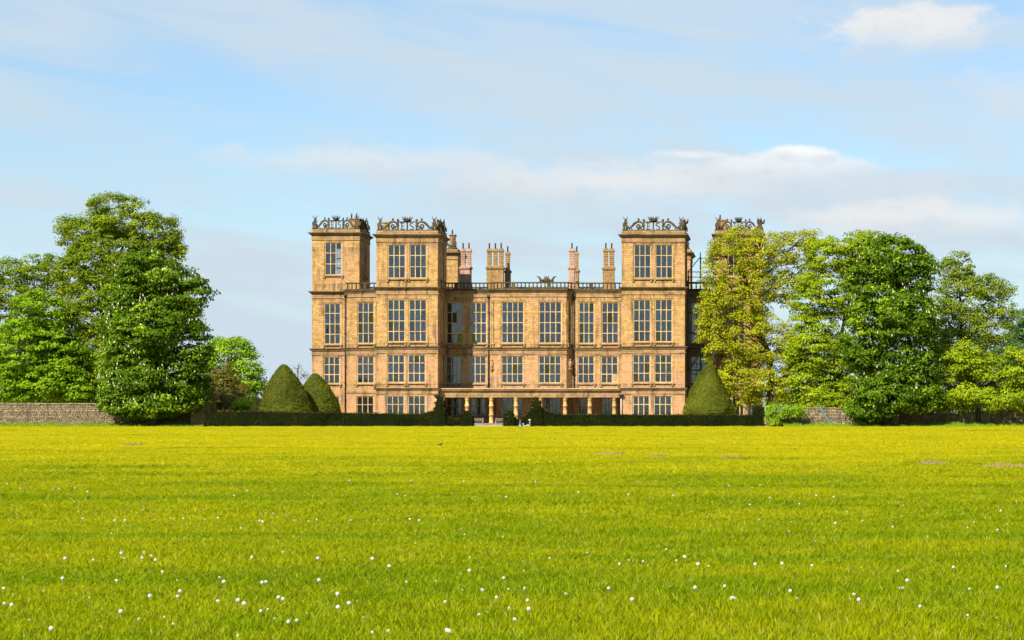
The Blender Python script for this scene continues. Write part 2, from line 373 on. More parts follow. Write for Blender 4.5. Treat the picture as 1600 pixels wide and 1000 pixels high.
# storeys, in metres above the ground
TW = (19.2, 23.6); W2 = (10.92, 16.42); W1 = (5.62, 9.25); W0 = (1.35, 3.92)
C2 = (17.1, 18.08); C1 = (9.45, 10.37); C0 = (4.1, 4.95)
unit = MB(); unit.box(-0.5, 0.5, -0.012, 0.012, -0.5, 0.5)
_u = unit.build('pane_source', M['glass']); PANE = _u.data; bpy.data.objects.remove(_u); PANE.name = 'pane'
NP = [0]
def walls(mb, poly, z0, z1, openings=None, skip=(), depth=0.34, mat=0, cap=True):
    openings = openings or {}; n = len(poly)
    for i in range(n):
        if i in skip: continue
        a = Vector(poly[i]); b = Vector(poly[(i+1)%n]); e = b-a; Lg = e.length; e.normalize(); nn = Vector((e.y,-e.x))
        ops = openings.get(i, [])
        us = sorted({0.0, Lg, *[q for o in ops for q in o[:2]]}); zs = sorted({z0, z1, *[q for o in ops for q in o[2:4]]})
        P = lambda u, d, z: (a.x+e.x*u-nn.x*d, a.y+e.y*u-nn.y*d, z)
        for j in range(len(us)-1):
            for k in range(len(zs)-1):
                cu, cz = (us[j]+us[j+1])/2, (zs[k]+zs[k+1])/2
                if any(o[0] < cu < o[1] and o[2] < cz < o[3] for o in ops): continue
                mb.add([P(us[j],0,zs[k]),P(us[j+1],0,zs[k]),P(us[j+1],0,zs[k+1]),P(us[j],0,zs[k+1])], [(0,1,2,3)], mat)
        for o in ops:
            u0,u1,w0,w1 = o[:4]
            q = [(u0,w0),(u1,w0),(u1,w1),(u0,w1)]
            for k in range(4):
                s, t = q[k], q[(k+1)%4]
                mb.add([P(s[0],0,s[1]),P(t[0],0,t[1]),P(t[0],depth,t[1]),P(s[0],depth,s[1])], [(3,2,1,0)], mat)
    if cap: mb.add([(p[0],p[1],z1) for p in poly], [tuple(range(n))], mat)
def window(a, b, op, cols, rows, curtains, individual=True, skip=(), brackets=True, through=None):
    """stone-mullioned window in the wall from plan point a to b; op = (u0,u1,z0,z1); rows = transom fractions"""
    a = Vector(a); b = Vector(b); e = (b-a).normalized(); nn = Vector((e.y,-e.x)); u0,u1,z0,z1 = op; o = (a.x,a.y)
    f = MB(); fw = 0.15; mw = 0.11
    def bx(p0,p1,d0,d1,q0,q1,m=0): f.obox(o, e, nn, p0,p1,d0,d1,q0,q1,m)
    # moulded surround, proud of the wall
    bx(u0-0.20,u0,-0.05,0.045,z0,z1+0.17,1); bx(u1,u1+0.20,-0.05,0.045,z0,z1+0.17,1); bx(u0,u1,-0.05,0.045,z1,z1+0.17,1)
    bx(u0-0.23,u1+0.23,-0.05,0.085,z1+0.171,z1+0.23,1)
    # jambs, head and mullions set back in the opening
    bx(u0+0.001,u0+fw,-0.30,-0.06,z0,z1); bx(u1-fw,u1-0.001,-0.30,-0.06,z0,z1); bx(u0+fw,u1-fw,-0.30,-0.06,z1-0.12,z1-0.001); bx(u0+fw,u1-fw,-0.30,-0.06,z0+0.001,z0+0.12)
    cw = (u1-u0-2*fw-(cols-1)*mw)/cols
    zz = [z0+0.12]+[z0+(z1-z0)*r for r in rows]+[z1-0.12]
    for c in range(1, cols):
        p = u0+fw+c*cw+(c-1)*mw
        zb = z0+0.12
        if any(s == (c,0) or s == (c-1,0) for s in skip) and any(s == (c,0) for s in skip): pass
        bx(p,p+mw,-0.29,-0.05,zb,z1-0.12)
    for r in rows: bx(u0+fw,u1-fw,-0.285,-0.055,z0+(z1-z0)*r-0.05,z0+(z1-z0)*r+0.05)
    for (c,r) in skip:      # a light walled up with stone
        p = u0+fw+c*(cw+mw); bx(p,p+cw+fw,-0.26,-0.04,zz[r],zz[r+1]-0.05)
    w = f.build('window', [M['frame'], M['stone']], house)
    # sill and its brackets
    s = MB()
    s.obox(o,e,nn,u0-0.22,u1+0.22,-0.04,0.20,z0-0.16,z0-0.001)
    if brackets:
        for p in (u0-0.12, u1-0.10): s.obox(o,e,nn,p,p+0.22,-0.02,0.16,z0-0.42,z0-0.161)
    s.build('sill', M['trim'], w)
    # panes
    ang = math.atan2(e.y, e.x); g = MB()
    for c in range(cols):
        for r in range(len(zz)-1):
            if (c,r) in skip: continue
            p0 = u0+fw+c*(cw+mw); p1 = p0+cw; q0 = zz[r]+(0.05 if r else 0); q1 = zz[r+1]-(0.05 if r < len(zz)-2 else 0)
            cp = (p0+p1)/2; d = 0.18
            if individual:
                inst(PANE, 'pane', w, (a.x+e.x*cp-nn.x*d, a.y+e.y*cp-nn.y*d, (q0+q1)/2), scale=(p1-p0+0.02,1,q1-q0+0.02),
                     rot=(random.gauss(0,0.03),0,ang+random.gauss(0,0.03))); NP[0] += 1
            else: g.obox(o,e,nn,p0-0.01,p1+0.01,-0.19,-0.17,q0-0.01,q1+0.01)
    if not individual: g.build('leaded_glazing', M['glass'], w)
    # hangings behind the glass, one fold-set for each light, and the dim room behind
    k = MB(); curtains = list(curtains)
    for c in range(len(curtains)):
        if random.random() < 0.22: curtains[c] = random.choice((DK,MD,MD,PL))
    for c in range(cols):
        if through is not None and c in through: continue
        p0 = u0+fw+c*(cw+mw)-mw/2; p1 = p0+cw+mw; m = curtains[c % len(curtains)]
        if m is None: continue
        nf = 8; top = z1-0.02
        ph = random.random()*6
        pts = [(p0+(p1-p0)*i/nf, 0.34+0.05*math.sin(i*2.3+ph)+random.uniform(-.015,.015)) for i in range(nf+1)]
        for i in range(nf):
            (ua,da),(ub,db) = pts[i],pts[i+1]
            Q = lambda u,d,z: (a.x+e.x*u-nn.x*d, a.y+e.y*u-nn.y*d, z)
            k.add([Q(ua,da,z0),Q(ub,db,z0),Q(ub,db,top),Q(ua,da,top)], [(0,1,2,3)], m)
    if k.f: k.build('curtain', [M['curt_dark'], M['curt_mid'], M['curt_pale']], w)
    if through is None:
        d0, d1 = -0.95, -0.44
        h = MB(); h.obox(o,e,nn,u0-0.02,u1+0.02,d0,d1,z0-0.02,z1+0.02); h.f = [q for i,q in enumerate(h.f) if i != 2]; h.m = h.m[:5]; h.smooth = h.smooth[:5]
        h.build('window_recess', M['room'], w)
    return w
R4 = (0.25,0.5,0.76); R3 = (0.34,0.71); R3t = (0.345,0.68); R2 = (0.56,)
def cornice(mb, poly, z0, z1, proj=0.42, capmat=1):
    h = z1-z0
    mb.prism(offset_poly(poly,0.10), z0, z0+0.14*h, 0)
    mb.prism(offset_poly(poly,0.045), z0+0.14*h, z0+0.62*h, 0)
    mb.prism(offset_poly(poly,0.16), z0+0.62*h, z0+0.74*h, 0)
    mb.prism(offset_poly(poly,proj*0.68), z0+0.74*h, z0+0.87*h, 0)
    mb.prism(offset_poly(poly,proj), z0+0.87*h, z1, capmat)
def rect(x0,x1,y0,y1): return [(x0,y0),(x1,y0),(x1,y1),(x0,y1)]
DK, MD, PL = 0, 1, 2
def fops(poly, spans, Y):
    """openings on the front edge from photograph spans (px0,px1)"""
    return [(PX(a,Y)-poly[0][0], PX(b,Y)-poly[0][0]) for a,b in spans]
def tower(px0, px1, Y, depth, dz, tw, w2, w1, w0, base0=True, individual1=True, see=None, curt=((DK,DK,DK),(DK,MD,DK),(PL,PL,MD),(PL,DK,PL)), side=True):
    x0, x1 = PX(px0,Y), PX(px1,Y); poly = rect(x0,x1,Y,Y+depth); op = {0:[],1:[]}
    spec = []
    for spans, (za,zb), rows, cu, ind in ((tw,(TW[0]+dz,TW[1]+dz),R3t,curt[0],True),(w2,W2,R4,curt[1],True),(w1,W1,R3,curt[2],individual1),(w0,W0,R2,curt[3],False)):
        for k,(a,b) in enumerate(fops(poly, spans, Y)):
            o = (a,b,za,zb); op[0].append(o); spec.append((0,o,3,rows,cu,ind, see if za == TW[0]+dz else None))
    if side:
        c = depth/2
        for (za,zb),rows in (((TW[0]+dz,TW[1]+dz),R3t),(W2,R4),(W1,R3)):
            o = (c-1.1,c+1.1,za,zb); op[1].append(o); spec.append((1,o,3,rows,(DK,DK,DK),False,None))
    if see:
        xb0 = PX(526, Y+depth); xb1 = PX(536, Y+depth)
        op[2] = [(x1-xb1, x1-xb0, TW[0]+dz+0.1, TW[1]+dz-0.3)]
    mb = MB(); walls(mb, poly, 0, 25.3+dz, op); mb.build('tower_wall', M['stone'], house)
    for ed,o,c,rows,cu,ind,th in spec:
        window(poly[ed], poly[(ed+1)%4], o, c, rows, cu, ind, through=th)
    if see:   # the far side of the lantern room: a window through which the sky shows
        b = MB(); ob = op[2][0]; pe = poly[2]
        for q in (0.33,0.66): 
            zq = ob[2]+(ob[3]-ob[2])*q; b.obox(pe,(-1,0),(0,1),ob[0],ob[1],-0.25,-0.1,zq-0.08,zq+0.08)
        b.build('rear_window_bars', M['frame'], house)
        sh = MB(); sh.box(x0+0.02,x1-0.02,Y+0.36,Y+depth-0.36,TW[0]+dz-0.25,TW[0]+dz-0.2); sh.build('lantern_floor', M['curt_mid'], house)
    for za,zb,pr in ((23.92+dz,24.95+dz,0.45),C2+(0.42,),C1+(0.34,))+((C0+(0.34,),) if base0 else ()):
        k = MB(); cornice(k, poly, za, zb, pr); k.build('cornice', [M['trim'], M['cap']], house)
    b = MB(); b.prism(offset_poly(poly,0.06), 24.951+dz, 25.42+dz, 0); b.build('parapet', M['trim'], house)
    return poly
# main block, with its recess between the front towers
xa, xb = PX(540,YM), PX(1118,YM)
bay = [(PX(765,YM),YM+0.02),(PX(775,YB),YB),(PX(885,YB),YB),(PX(895,YM),YM+0.02)]
mpoly = rect(xa, xb, YM, YM+12)
g0 = [(697,722),(735,759),(783,803),(850,874),(903,918),(939,957)]
mspec = []
for sp_, zz_, rows, n_, cu, ind in (([(558,585),(697,723.5),(734.5,761),(903.5,929),(939.5,967),(1079.5,1105)],W2,R4,3,(DK,MD,DK),True),
        ([(557.5,585),(696.5,721.5),(733,760),(902,929),(938.5,966),(1079,1105)],W1,R3,3,(PL,PL,PL),False),
        ([(556.5,584.5)],W0,R2,3,(PL,PL,PL),False), ([g0[0],g0[1],g0[4],g0[5]],(1.25,3.75),R2,3,(DK,DK,DK),False)):
    for a,b in fops(mpoly, sp_, YM): mspec.append(((a,b,zz_[0],zz_[1]),n_,rows,cu,ind))
mb = MB(); walls(mb, mpoly, 0, 17.9, {0:[q[0] for q in mspec]}); mb.build('main_wall', M['stone2'], house)
for q in mspec:
    sk = ((2,0),) if abs(q[0][0]-(PX(938.5,YM)-xa)) < 0.01 else ()
    cu = q[3]
    if cu == (DK,MD,DK) and q[0][0] > PX(920,YM)-xa: cu = (DK,DK,DK)
    if cu == (PL,PL,PL) and q[0][0] > PX(890,YM)-xa: cu = (DK,MD,DK)
    window(mpoly[0], mpoly[1], q[0], q[1], q[2], cu, q[4] and q[0][0] < PX(1000,YM)-xa, skip=sk)
for za,zb,pr in (C2+(0.36,),C1+(0.30,)): k = MB(); cornice(k, mpoly, za, zb, pr); k.build('cornice', [M['trim'], M['cap']], house)
# low string course of the left wing
k = MB(); k.box(xa-0.02, PX(588,YM), YM-0.10, YM+0.1, 4.35, 4.6); k.build('string_course', M['trim'], house)
# canted centre bay
bw = []
for a,b in ((783,819),(841.5,878)): bw.append(((PX(a,YB)-bay[1][0],PX(b,YB)-bay[1][0])+W2,R4,(DK,MD,MD,DK),True))
for a,b in ((783,818),(841,877)): bw.append(((PX(a,YB)-bay[1][0],PX(b,YB)-bay[1][0])+W1,R3,(DK,MD,PL,MD),True))
for a,b in ((783,817),(850,876)): bw.append(((PX(a,YB)-bay[1][0],PX(b,YB)-bay[1][0],1.25,3.75),R2,(DK,DK,MD,DK),False))
cl = (Vector(bay[1])-Vector(bay[0])).length
cant = (cl/2-0.32, cl/2+0.32)+W2
mb = MB(); walls(mb, bay, 0, 17.9, {0:[cant],1:[q[0] for q in bw],2:[cant]}, skip=(3,)); mb.build('bay_wall', M['stone'], house)
for q in bw: window(bay[1], bay[2], q[0], 4, q[1], q[2], q[3])
window(bay[0], bay[1], cant, 1, R4, (DK,), False); window(bay[2], bay[3], cant, 1, R4, (DK,), False)
for za,zb,pr in ((C2[0]+0.004,C2[1]+0.02,0.40),(C1[0]+0.004,C1[1]+0.012,0.33)): k = MB(); cornice(k, bay, za, zb, pr); k.build('cornice', [M['trim'], M['cap']], house)
for i in (0,2):       # small figures on brackets at the cants
    c = (Vector(bay[i])+Vector(bay[i+1]))/2; s = MB(); n = Vector((-0.6 if i == 0 else 0.6,-0.8))
    c = c + n*0.18
    s.lathe((c.x,c.y,7.35), [(0.1,0),(0.3,0.12),(0.32,0.22)], 8); s.lathe((c.x,c.y,7.57), [(0.22,0),(0.2,0.4),(0.26,0.75),(0.17,0.95),(0.08,1.02)], 8); s.ball((c.x,c.y,8.72), 0.14)
    s.build('bracket_figure', M['trim'], house)
# front and end towers
F1 = tower(588, 684, YT, 8.0, 0.0, [(605.7,634),(639.3,667)], [(605,633.5),(638.5,667)], [(604.7,632.7),(637,665.3)], [(603.5,632),(637,665.3)])
F2 = tower(971.5, 1070, YT, 8.0, 0.0, [(990,1017.5),(1023.5,1051.5)], [(989,1017),(1023,1051)], [(988,1016.5),(1022,1050.5)], [(988,1015.5),(1021,1050)],
           curt=((DK,DK,DK),(DK,DK,DK),(PL,MD,PL),(DK,PL,DK)))
E1 = tower(487.5, 561.5, YE, 8.0, 1.05, [(507,534.5)], [(506,532.5)], [(505,531.5)], [(504,531)], False, False, see=(2,), curt=((DK,DK,DK),(DK,DK,DK),(DK,DK,DK),(PL,DK,PL)))
E2 = tower(1117, 1191, YE, 8.0, 0.85, [(1137,1164)], [(1137,1164)], [(1137,1164)], [], False, False)
# rear towers, seen past the front ones
def rear(px0, px1):
    x0, x1 = PX(px0,YR), PX(px1,YR); poly = rect(x0,x1,YR,YR+8); mb = MB(); walls(mb, poly, 0, 24.4, {0:[],1:[(2.4,5.4,18.6,22.9)]})
    mb.build('tower_wall', M['stone2'], house); window(poly[1], poly[2], (2.4,5.4,18.6,22.9), 3, R3t, (DK,DK,DK), False)
    k = MB(); cornice(k, poly, 23.0, 24.0, 0.45); k.build('cornice', [M['trim'], M['cap']], house)
    b = MB(); b.prism(offset_poly(poly,0.06), 24.01, 24.46, 0); b.build('parapet', M['trim'], house)
    return poly
R1_ = rear(622, 715); R2_ = rear(983, 1078.5)
# low projecting wing at the right-hand end
lw = rect(PX(1128,306.5), PX(1186,306.5), 304.5, 310.4); o_ = [(PX(a,304.5)-lw[0][0], PX(b,304.5)-lw[0][0], 1.3, 3.95) for a,b in ((1143,1163),(1168,1184))]
mb = MB(); walls(mb, lw, 0, 4.4, {0:o_}); mb.build('low_wing_wall', M['stone'], house)
for q in o_: window(lw[0], lw[1], q, 3, R2, (DK,PL,DK), False, brackets=False)
k = MB(); cornice(k, lw, 4.41, 5.0, 0.35); k.build('cornice', [M['trim'], M['cap']], house)
# flat lead roofs
r = MB(); r.box(xa+0.3, xb-0.3, YM+0.5, YM+16, 17.5, 17.95); r.build('lead_roof', M['lead'], house)
for P_, dz in ((F1,0),(F2,0),(E1,1.05),(E2,.85),(R1_,-.95),(R2_,-.95)): r = MB(); r.prism(offset_poly(P_,-0.3), 25.31+dz, 25.36+dz); r.build('lead_roof', M['lead'], house)

# loggia across the recess
def loggia():
    y0 = YT+0.7; x0, x1 = PX(684,YT)+0.01, PX(971.5,YT)-0.01
    e = MB(); e.box(x0,x1,y0+0.06,y0+0.6,3.72,3.98,0); e.box(x0,x1,y0+0.02,y0+0.62,3.98,4.50,0); e.box(x0,x1,y0-0.12,y0+0.62,4.5,4.62,0)
    e.box(x0,x1,y0-0.32,y0+0.62,4.62,4.78,0); e.box(x0,x1,y0-0.42,y0+0.62,4.78,4.90,1)
    e.build('loggia_entablature', [M['trim'], M['frame']], house)
    c = MB(); c.box(x0,x1,y0+0.621,YM-0.01,4.3,4.72,1); c.build('loggia_roof', [M['trim'], M['lead']], house)
    s = MB(); s.box(x0-0.6,x1+0.6,y0-0.7,YM-0.012,-0.1,0.18); s.box(x0-0.3,x1+0.3,y0-0.25,YM-0.014,0.18,0.32); s.build('loggia_step', EDGE, house)
    prof = [(0.34,0),(0.34,0.12),(0.27,0.14),(0.27,0.62),(0.27,1.0),(0.33,1.03),(0.33,1.15),(0.27,1.18),(0.265,2.2),(0.325,2.23),(0.325,2.34),(0.255,2.37),
            (0.245,3.08),(0.30,3.12),(0.30,3.18),(0.25,3.2),(0.25,3.24),(0.34,3.30),(0.34,3.39)]
    q = MB(); q.lathe((0,0,0), prof, 16); q.box(-0.36,0.36,-0.36,0.36,3.391,3.40); t = q.build('column', M['column']); me = t.data; bpy.data.objects.remove(t)
    for px in (692,729.8,767.7,806.2,844.3,883,921.5,959.8):
        inst(me, 'column', house, (PX(px,y0+0.34), y0+0.34, 0.321))
    for px in (681.5,970.5):          # rainwater hoppers with their painted pipes
        x = PX(px,YT-0.2); h = MB(); h.lathe((x,YT-0.24,3.55), [(0.08,0),(0.11,0.12),(0.30,0.34),(0.34,0.48),(0.34,0.56)], 8); hp = h.build('rainwater_hopper', M['iron'], house)
        p = MB(); p.tube([(x,YT-0.22,0.0),(x,YT-0.22,3.54)], 0.07, 8); p.build('downpipe', M['pipe'], hp)
loggia()
for (px,Y,za,zb) in ((692.5,YM-0.14,5.0,17.0),(763.5,YM-0.14,5.0,16.9),(896.8,YM-0.14,5.0,16.9),(539.5,YM-0.1,0,17)):
    p = MB(); x = PX(px,Y); p.tube([(x,Y,za),(x,Y,zb)], 0.085, 8)
    p.lathe((x,Y,zb), [(0.08,0),(0.24,0.25),(0.26,0.5)], 6)
    for z in np.arange(za+1.2, zb, 2.2): p.lathe((x,Y,z), [(0.13,0),(0.13,0.16)], 8)
    p.build('drainpipe', M['iron'], house)

# balustrades
def balustrade(p, q, z=18.08, piers=3):
    p = Vector(p); q = Vector(q); e = q-p; L_ = e.length; e.normalize(); n = Vector((e.y,-e.x)); m = MB()
    m.obox(p,e,n,0,L_,-0.16,0.14,z,z+0.14); m.obox(p,e,n,0,L_,-0.17,0.17,z+0.80,z+0.97)
    nb = max(2, int(L_/0.52))
    for i in range(nb):
        u = (i+0.5)*L_/nb; c = p+e*u
        if piers and i % 9 == 4: m.obox(p,e,n,u-0.24,u+0.24,-0.2,0.16,z+0.141,z+0.799)
        else: m.lathe((c.x,c.y,z+0.14), [(0.085,0),(0.06,0.06),(0.115,0.22),(0.05,0.48),(0.085,0.6),(0.085,0.66)], 6)
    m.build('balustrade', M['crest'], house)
yb = YM-0.12
balustrade((xa,yb),(PX(588,yb),yb)); balustrade((PX(685,yb),yb),(PX(765,yb),yb)); balustrade((PX(895,yb),yb),(PX(971,yb),yb)); balustrade((PX(1071,yb),yb),(PX(1118,yb),yb))
ob = offset_poly(bay, 0.1); 
balustrade((bay[0][0],yb),ob[1]); balustrade(ob[1],ob[2]); balustrade(ob[2],(bay[3][0],yb))
for (a,b) in (((xa,YM+11),(PX(960,YM+11),YM+11)),): balustrade(a,b)
def cartouche():
    m = MB(); x = PX(854,YB); y = YB-0.02; z = 19.05
    m.ball((x,y,z+0.25), 0.42, 10, 0, (1.2,0.5,0.85))
    for s in (-1,1):
        m.tube([(x+s*0.3,y,z+0.1),(x+s*0.75,y,z+0.25),(x+s*0.95,y,z+0.6),(x+s*1.3,y,z+0.8)], [0.17,0.16,0.13,0.03], 6)
        m.tube([(x+s*0.85,y,z),(x+s*0.8,y,z+0.3)], 0.13, 6)
    for s in (-1,0,1): m.tube([(x+s*0.16,y,z+0.5),(x+s*0.26,y,z+0.82)], [0.1,0.04], 5)
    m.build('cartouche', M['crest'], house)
cartouche()

# chimneys
def chimney(px0, px1, pyb, shafts, Y, m):
    z0, zb = 17.9, PZ(pyb, Y); b = MB(); b.box(PX(px0,Y)+0.06,PX(px1,Y)-0.06,Y,Y+1.1,z0,zb-0.28); b.box(PX(px0,Y)-0.02,PX(px1,Y)+0.02,Y-0.09,Y+1.19,zb-0.28,zb-0.14); b.box(PX(px0,Y)-0.08,PX(px1,Y)+0.08,Y-0.15,Y+1.25,zb-0.14,zb)
    c = b.build('chimney', m, house)
    for (a0,a1,pyt) in shafts:
        xa_, xb_ = PX(a0,Y), PX(a1,Y); w = xb_-xa_; zt = PZ(pyt,Y); s = MB(); cx = (xa_+xb_)/2; cy = Y+0.55; n = 7; hh = (zt-zb-0.75)/n
        s.box(cx-w/2-0.03,cx+w/2+0.03,cy-w/2-0.03,cy+w/2+0.03,zb+0.001,zb+0.2)
        for i in range(n):
            za = zb+0.2+i*hh; r1 = w/2*0.93; r2 = w/2*0.80
            s.box(cx-r1,cx+r1,cy-r1,cy+r1,za,za+hh*0.55); s.box(cx-r2,cx+r2,cy-r2,cy+r2,za+hh*0.55,za+hh)
        zt0 = zt-0.55
        s.box(cx-w/2,cx+w/2,cy-w/2,cy+w/2,zt0,zt0+0.16); s.box(cx-w/2-0.07,cx+w/2+0.07,cy-w/2-0.07,cy+w/2+0.07,zt0+0.16,zt0+0.32); s.box(cx-w/2*0.9,cx+w/2*0.9,cy-w/2*0.9,cy+w/2*0.9,zt0+0.32,zt)
        s.build('shaft', m, c)
        p = MB(); p.lathe((cx,cy,zt), [(0.105,0),(0.095,0.62),(0.13,0.65),(0.13,0.76)], 8); p.build('flue_pot', M['pot'], c)
YC = 313.0
chimney(718,736,417.5,[(719.3,726.3,388),(728.3,735.6,388)],YC,M['pinkchim'])
chimney(759.5,787,417.5,[(760.3,767.4,388),(769.8,776.7,388),(778.8,786,388)],YC,M['browchim'])
chimney(788,797.5,423,[(789,796.2,393)],YC+3,M['browchim'])
chimney(887.6,898,417.5,[(889,897.3,388)],YC,M['pinkchim'])
chimney(898.2,904.5,422.5,[(897.8,903.4,393)],YC+3,M['browchim'])
chimney(941,960,418.5,[(942.4,949.9,388),(951.3,959.3,388)],YC,M['browchim'])
def stack(px0,px1,pyt,Y,zb,m,pots):
    b = MB(); x0,x1 = PX(px0,Y),PX(px1,Y); zt = PZ(pyt,Y); b.box(x0,x1,Y,Y+1.3,zb,zt-0.16); b.box(x0-0.12,x1+0.12,Y-0.12,Y+1.42,zt-0.16,zt); c = b.build('chimney',m,house)
    p = MB()
    for q in pots: p.lathe((PX(q,Y),Y+0.6,zt), [(0.12,0),(0.10,0.6),(0.13,0.7)], 8)
    if pots: p.build('flue_pot', M['pot'], c)
stack(546,561,341,YE+1.6,26.4,M['trim'],(548,556)); stack(702.3,710,366,YR+2,24.4,M['browchim'],(706,)); stack(1121,1135,343,YE+1.2,26.2,M['trim'],(1125,)); stack(598.5,606.5,346.5,YT+4.5,25.4,M['trim'],())

# strapwork cresting with the founder's initials, a coronet and beasts at the corners
def spiral(c, r0, r1, a0, a1, n=14):
    return [(c[0]+(r0+(r1-r0)*i/n)*math.cos(a0+(a1-a0)*i/n), 0, c[1]+(r0+(r1-r0)*i/n)*math.sin(a0+(a1-a0)*i/n)) for i in range(n+1)]
def crest_meshes():
    D = {}
    m = MB(); h = 0.13
    m.box(-4.0,4.0,-0.2,0.2,0,0.12)
    for s in (-1,1):
        m.box(s*1.23-0.11,s*1.23+0.11,-0.14,0.14,0.121,1.28); m.ball((s*1.23,0,1.42), 0.17); m.box(s*1.23-0.17,s*1.23+0.17,-0.17,0.17,0.6,0.74)
        m.tube([(s*1.3,0,0.62),(s*1.42,0,1.0),(s*1.65,0,1.18),(s*1.9,0,1.22),(s*2.2,0,1.12),(s*2.5,0,0.9),(s*2.75,0,0.6),(s*3.0,0,0.42),(s*3.4,0,0.36)], [0.11,0.12,0.13,0.14,0.15,0.16,0.14,0.12,0.11], 6)
        m.tube([(s*1.9,0,1.3),(s*1.9,0,1.42)], 0.07, 6); m.ball((s*1.9,0,1.52), 0.15); m.ball((s*2.5,0,0.92), 0.16, 6)
        p = spiral((s*1.9,0.62), 0.34, 0.09, (math.pi if s > 0 else 0), (math.pi if s > 0 else 0)-s*(-1)*math.pi*2.6)
        m.tube(p, 0.11, 5)
        m.tube([(s*1.3,0,0.75),(s*1.6,0,0.42),(s*2.05,0,0.14)], 0.10, 5); m.tube([(s*1.3,0,0.12),(s*1.62,0,0.25),(s*1.75,0,0.42)], 0.07, 5)
        m.tube([(s*2.95,0,0.45),(s*2.72,0,0.13)], 0.07, 5); m.tube([(s*2.95,0,0.45),(s*3.15,0,0.13)], 0.07, 5)
        m.tube(spiral((s*3.3,0.56), 0.2, 0.08, -math.pi/2, -math.pi/2+s*math.pi*1.6, 8), 0.07, 5)
    m.box(-1.12,1.12,-0.12,0.12,1.10,1.24); m.box(-0.085,0.085,-0.12,0.12,0.121,1.10)
    D['frame'] = m
    c = MB(); c.lathe((0,0,1.241), [(0.42,0),(0.5,0.06),(0.5,0.2),(0.46,0.22)], 10)
    for i in range(6):
        a = i*math.pi/3+0.2; x, y = math.cos(a), math.sin(a)
        c.tube([(x*0.42,y*0.42,1.42),(x*0.58,y*0.5,1.66),(x*0.70,y*0.55,1.86)], [0.12,0.08,0.03], 5); c.ball((x*0.66,y*0.54,1.8), 0.07, 6)
    c.tube([(0,0,1.42),(0,0,1.84)], [0.16,0.05], 6); D['crown'] = c
    E = MB(); t = 0.055
    E.box(-0.80,-0.66,-t,t,0.13,1.08); E.box(-0.94,-0.40,-t+.002,t-.002,0.98,1.075); E.box(-0.94,-0.38,-t+.002,t-.002,0.135,0.235); E.box(-0.66,-0.48,-t+.002,t-.002,0.57,0.66)
    E.box(-0.47,-0.40,-t+.004,t-.004,0.85,0.98); E.box(-0.45,-0.38,-t+.004,t-.004,0.235,0.38); E.box(-0.53,-0.47,-t+.004,t-.004,0.5,0.73); D['E'] = E
    S = MB(); pts = []
    for i in range(13): a = R(20+i*250/12); pts.append((0.58+0.21*math.cos(a),0,0.82+0.19*math.sin(a)))
    for i in range(13): a = R(90-i*250/12); pts.append((0.58+0.23*math.cos(a),0,0.37+0.22*math.sin(a)))
    S.tube(pts, [0.045]+[0.06]*5+[0.075]*(len(pts)-11)+[0.06]*4+[0.045], 6); S.tube([(0.58,0,1.0),(0.58,0,1.10)], 0.04, 5); S.tube([(0.58,0,0.121),(0.58,0,0.17)], 0.04, 5); D['S'] = S
    b = MB()   # a beast standing on its hind legs, antlered, holding a shield
    b.box(-0.34,0.34,-0.3,0.3,0.121,0.24)
    b.tube([(-0.12,0,0.24),(-0.16,0,0.5),(-0.1,0,0.72)], [0.10,0.13,0.17], 7); b.tube([(0.16,0,0.24),(0.2,0,0.48),(0.06,0,0.7)], [0.09,0.12,0.16], 7)
    b.tube([(-0.02,0,0.6),(0.0,0,0.9),(0.02,0,1.15),(0.05,0,1.32)], [0.22,0.24,0.19,0.12], 8); b.ball((0.08,0,1.4), 0.15, 8, 0, (1.3,0.9,0.9))
    b.tube([(0.1,-0.1,1.08),(0.32,-0.16,1.0),(0.36,-0.2,1.16)], [0.08,0.06,0.05], 6); b.tube([(0.0,-0.15,1.05),(-0.25,-0.2,0.92),(-0.28,-0.24,0.76)], [0.08,0.06,0.05], 6)
    b.box(-0.3,0.26,-0.3,-0.22,0.42,0.98)
    for s in (-1,1): b.tube([(0.04+s*0.05,0,1.5),(0.04+s*0.2,0,1.66),(0.04+s*0.26,0,1.9)], [0.06,0.05,0.02], 5); b.tube([(0.04+s*0.19,0,1.65),(0.04+s*0.34,0,1.72)], [0.04,0.02], 5)
    D['beast'] = b
    out = {}
    for k_, v in D.items(): t_ = v.build(k_, M['crest']); out[k_] = t_.data; bpy.data.objects.remove(t_)
    return out
CR = crest_meshes()
def cresting(c, rz, sx=1.0, sz=1.0, beasts=(-1,1), full=True):
    """c: world centre of the base"""
    o = bpy.data.objects.new('cresting', CR['frame']); COL.objects.link(o); o.parent = house; o.location = Vector(c)-WL[house]; o.rotation_euler = (0,0,rz); o.scale = (sx,1,sz)
    parts = [('coronet','crown',0.0),('letter','E',0.0),('letter','S',0.0)]+[('heraldic_beast','beast',s*3.62) for s in beasts]
    for n_, key, x in parts:
        p = bpy.data.objects.new(n_, CR[key]); COL.objects.link(p); p.parent = o; p.location = (x,0,0); p.scale = (1/sx if key in ('beast',) else 1,1,1)
        if key == 'beast' and x > 0: p.scale = (-1/sx,1,1)
        if key in 'ES': p['label'] = 'carved capital letter ' + key
for P_, dz, s_ in ((F1,0,1.0),(F2,0,1.0),(E1,1.05,0.78),(E2,0.85,0.78)):
    x0,x1 = P_[0][0],P_[1][0]; y0,y1 = P_[0][1],P_[2][1]; w = x1-x0
    cresting(((x0+x1)/2,y0+0.22,25.42+dz), 0, w/8.1*1.0, 0.98)
    cresting((x1-0.22,(y0+y1)/2,25.42+dz), R(90), (y1-y0)/8.3, 0.98, beasts=(1,))
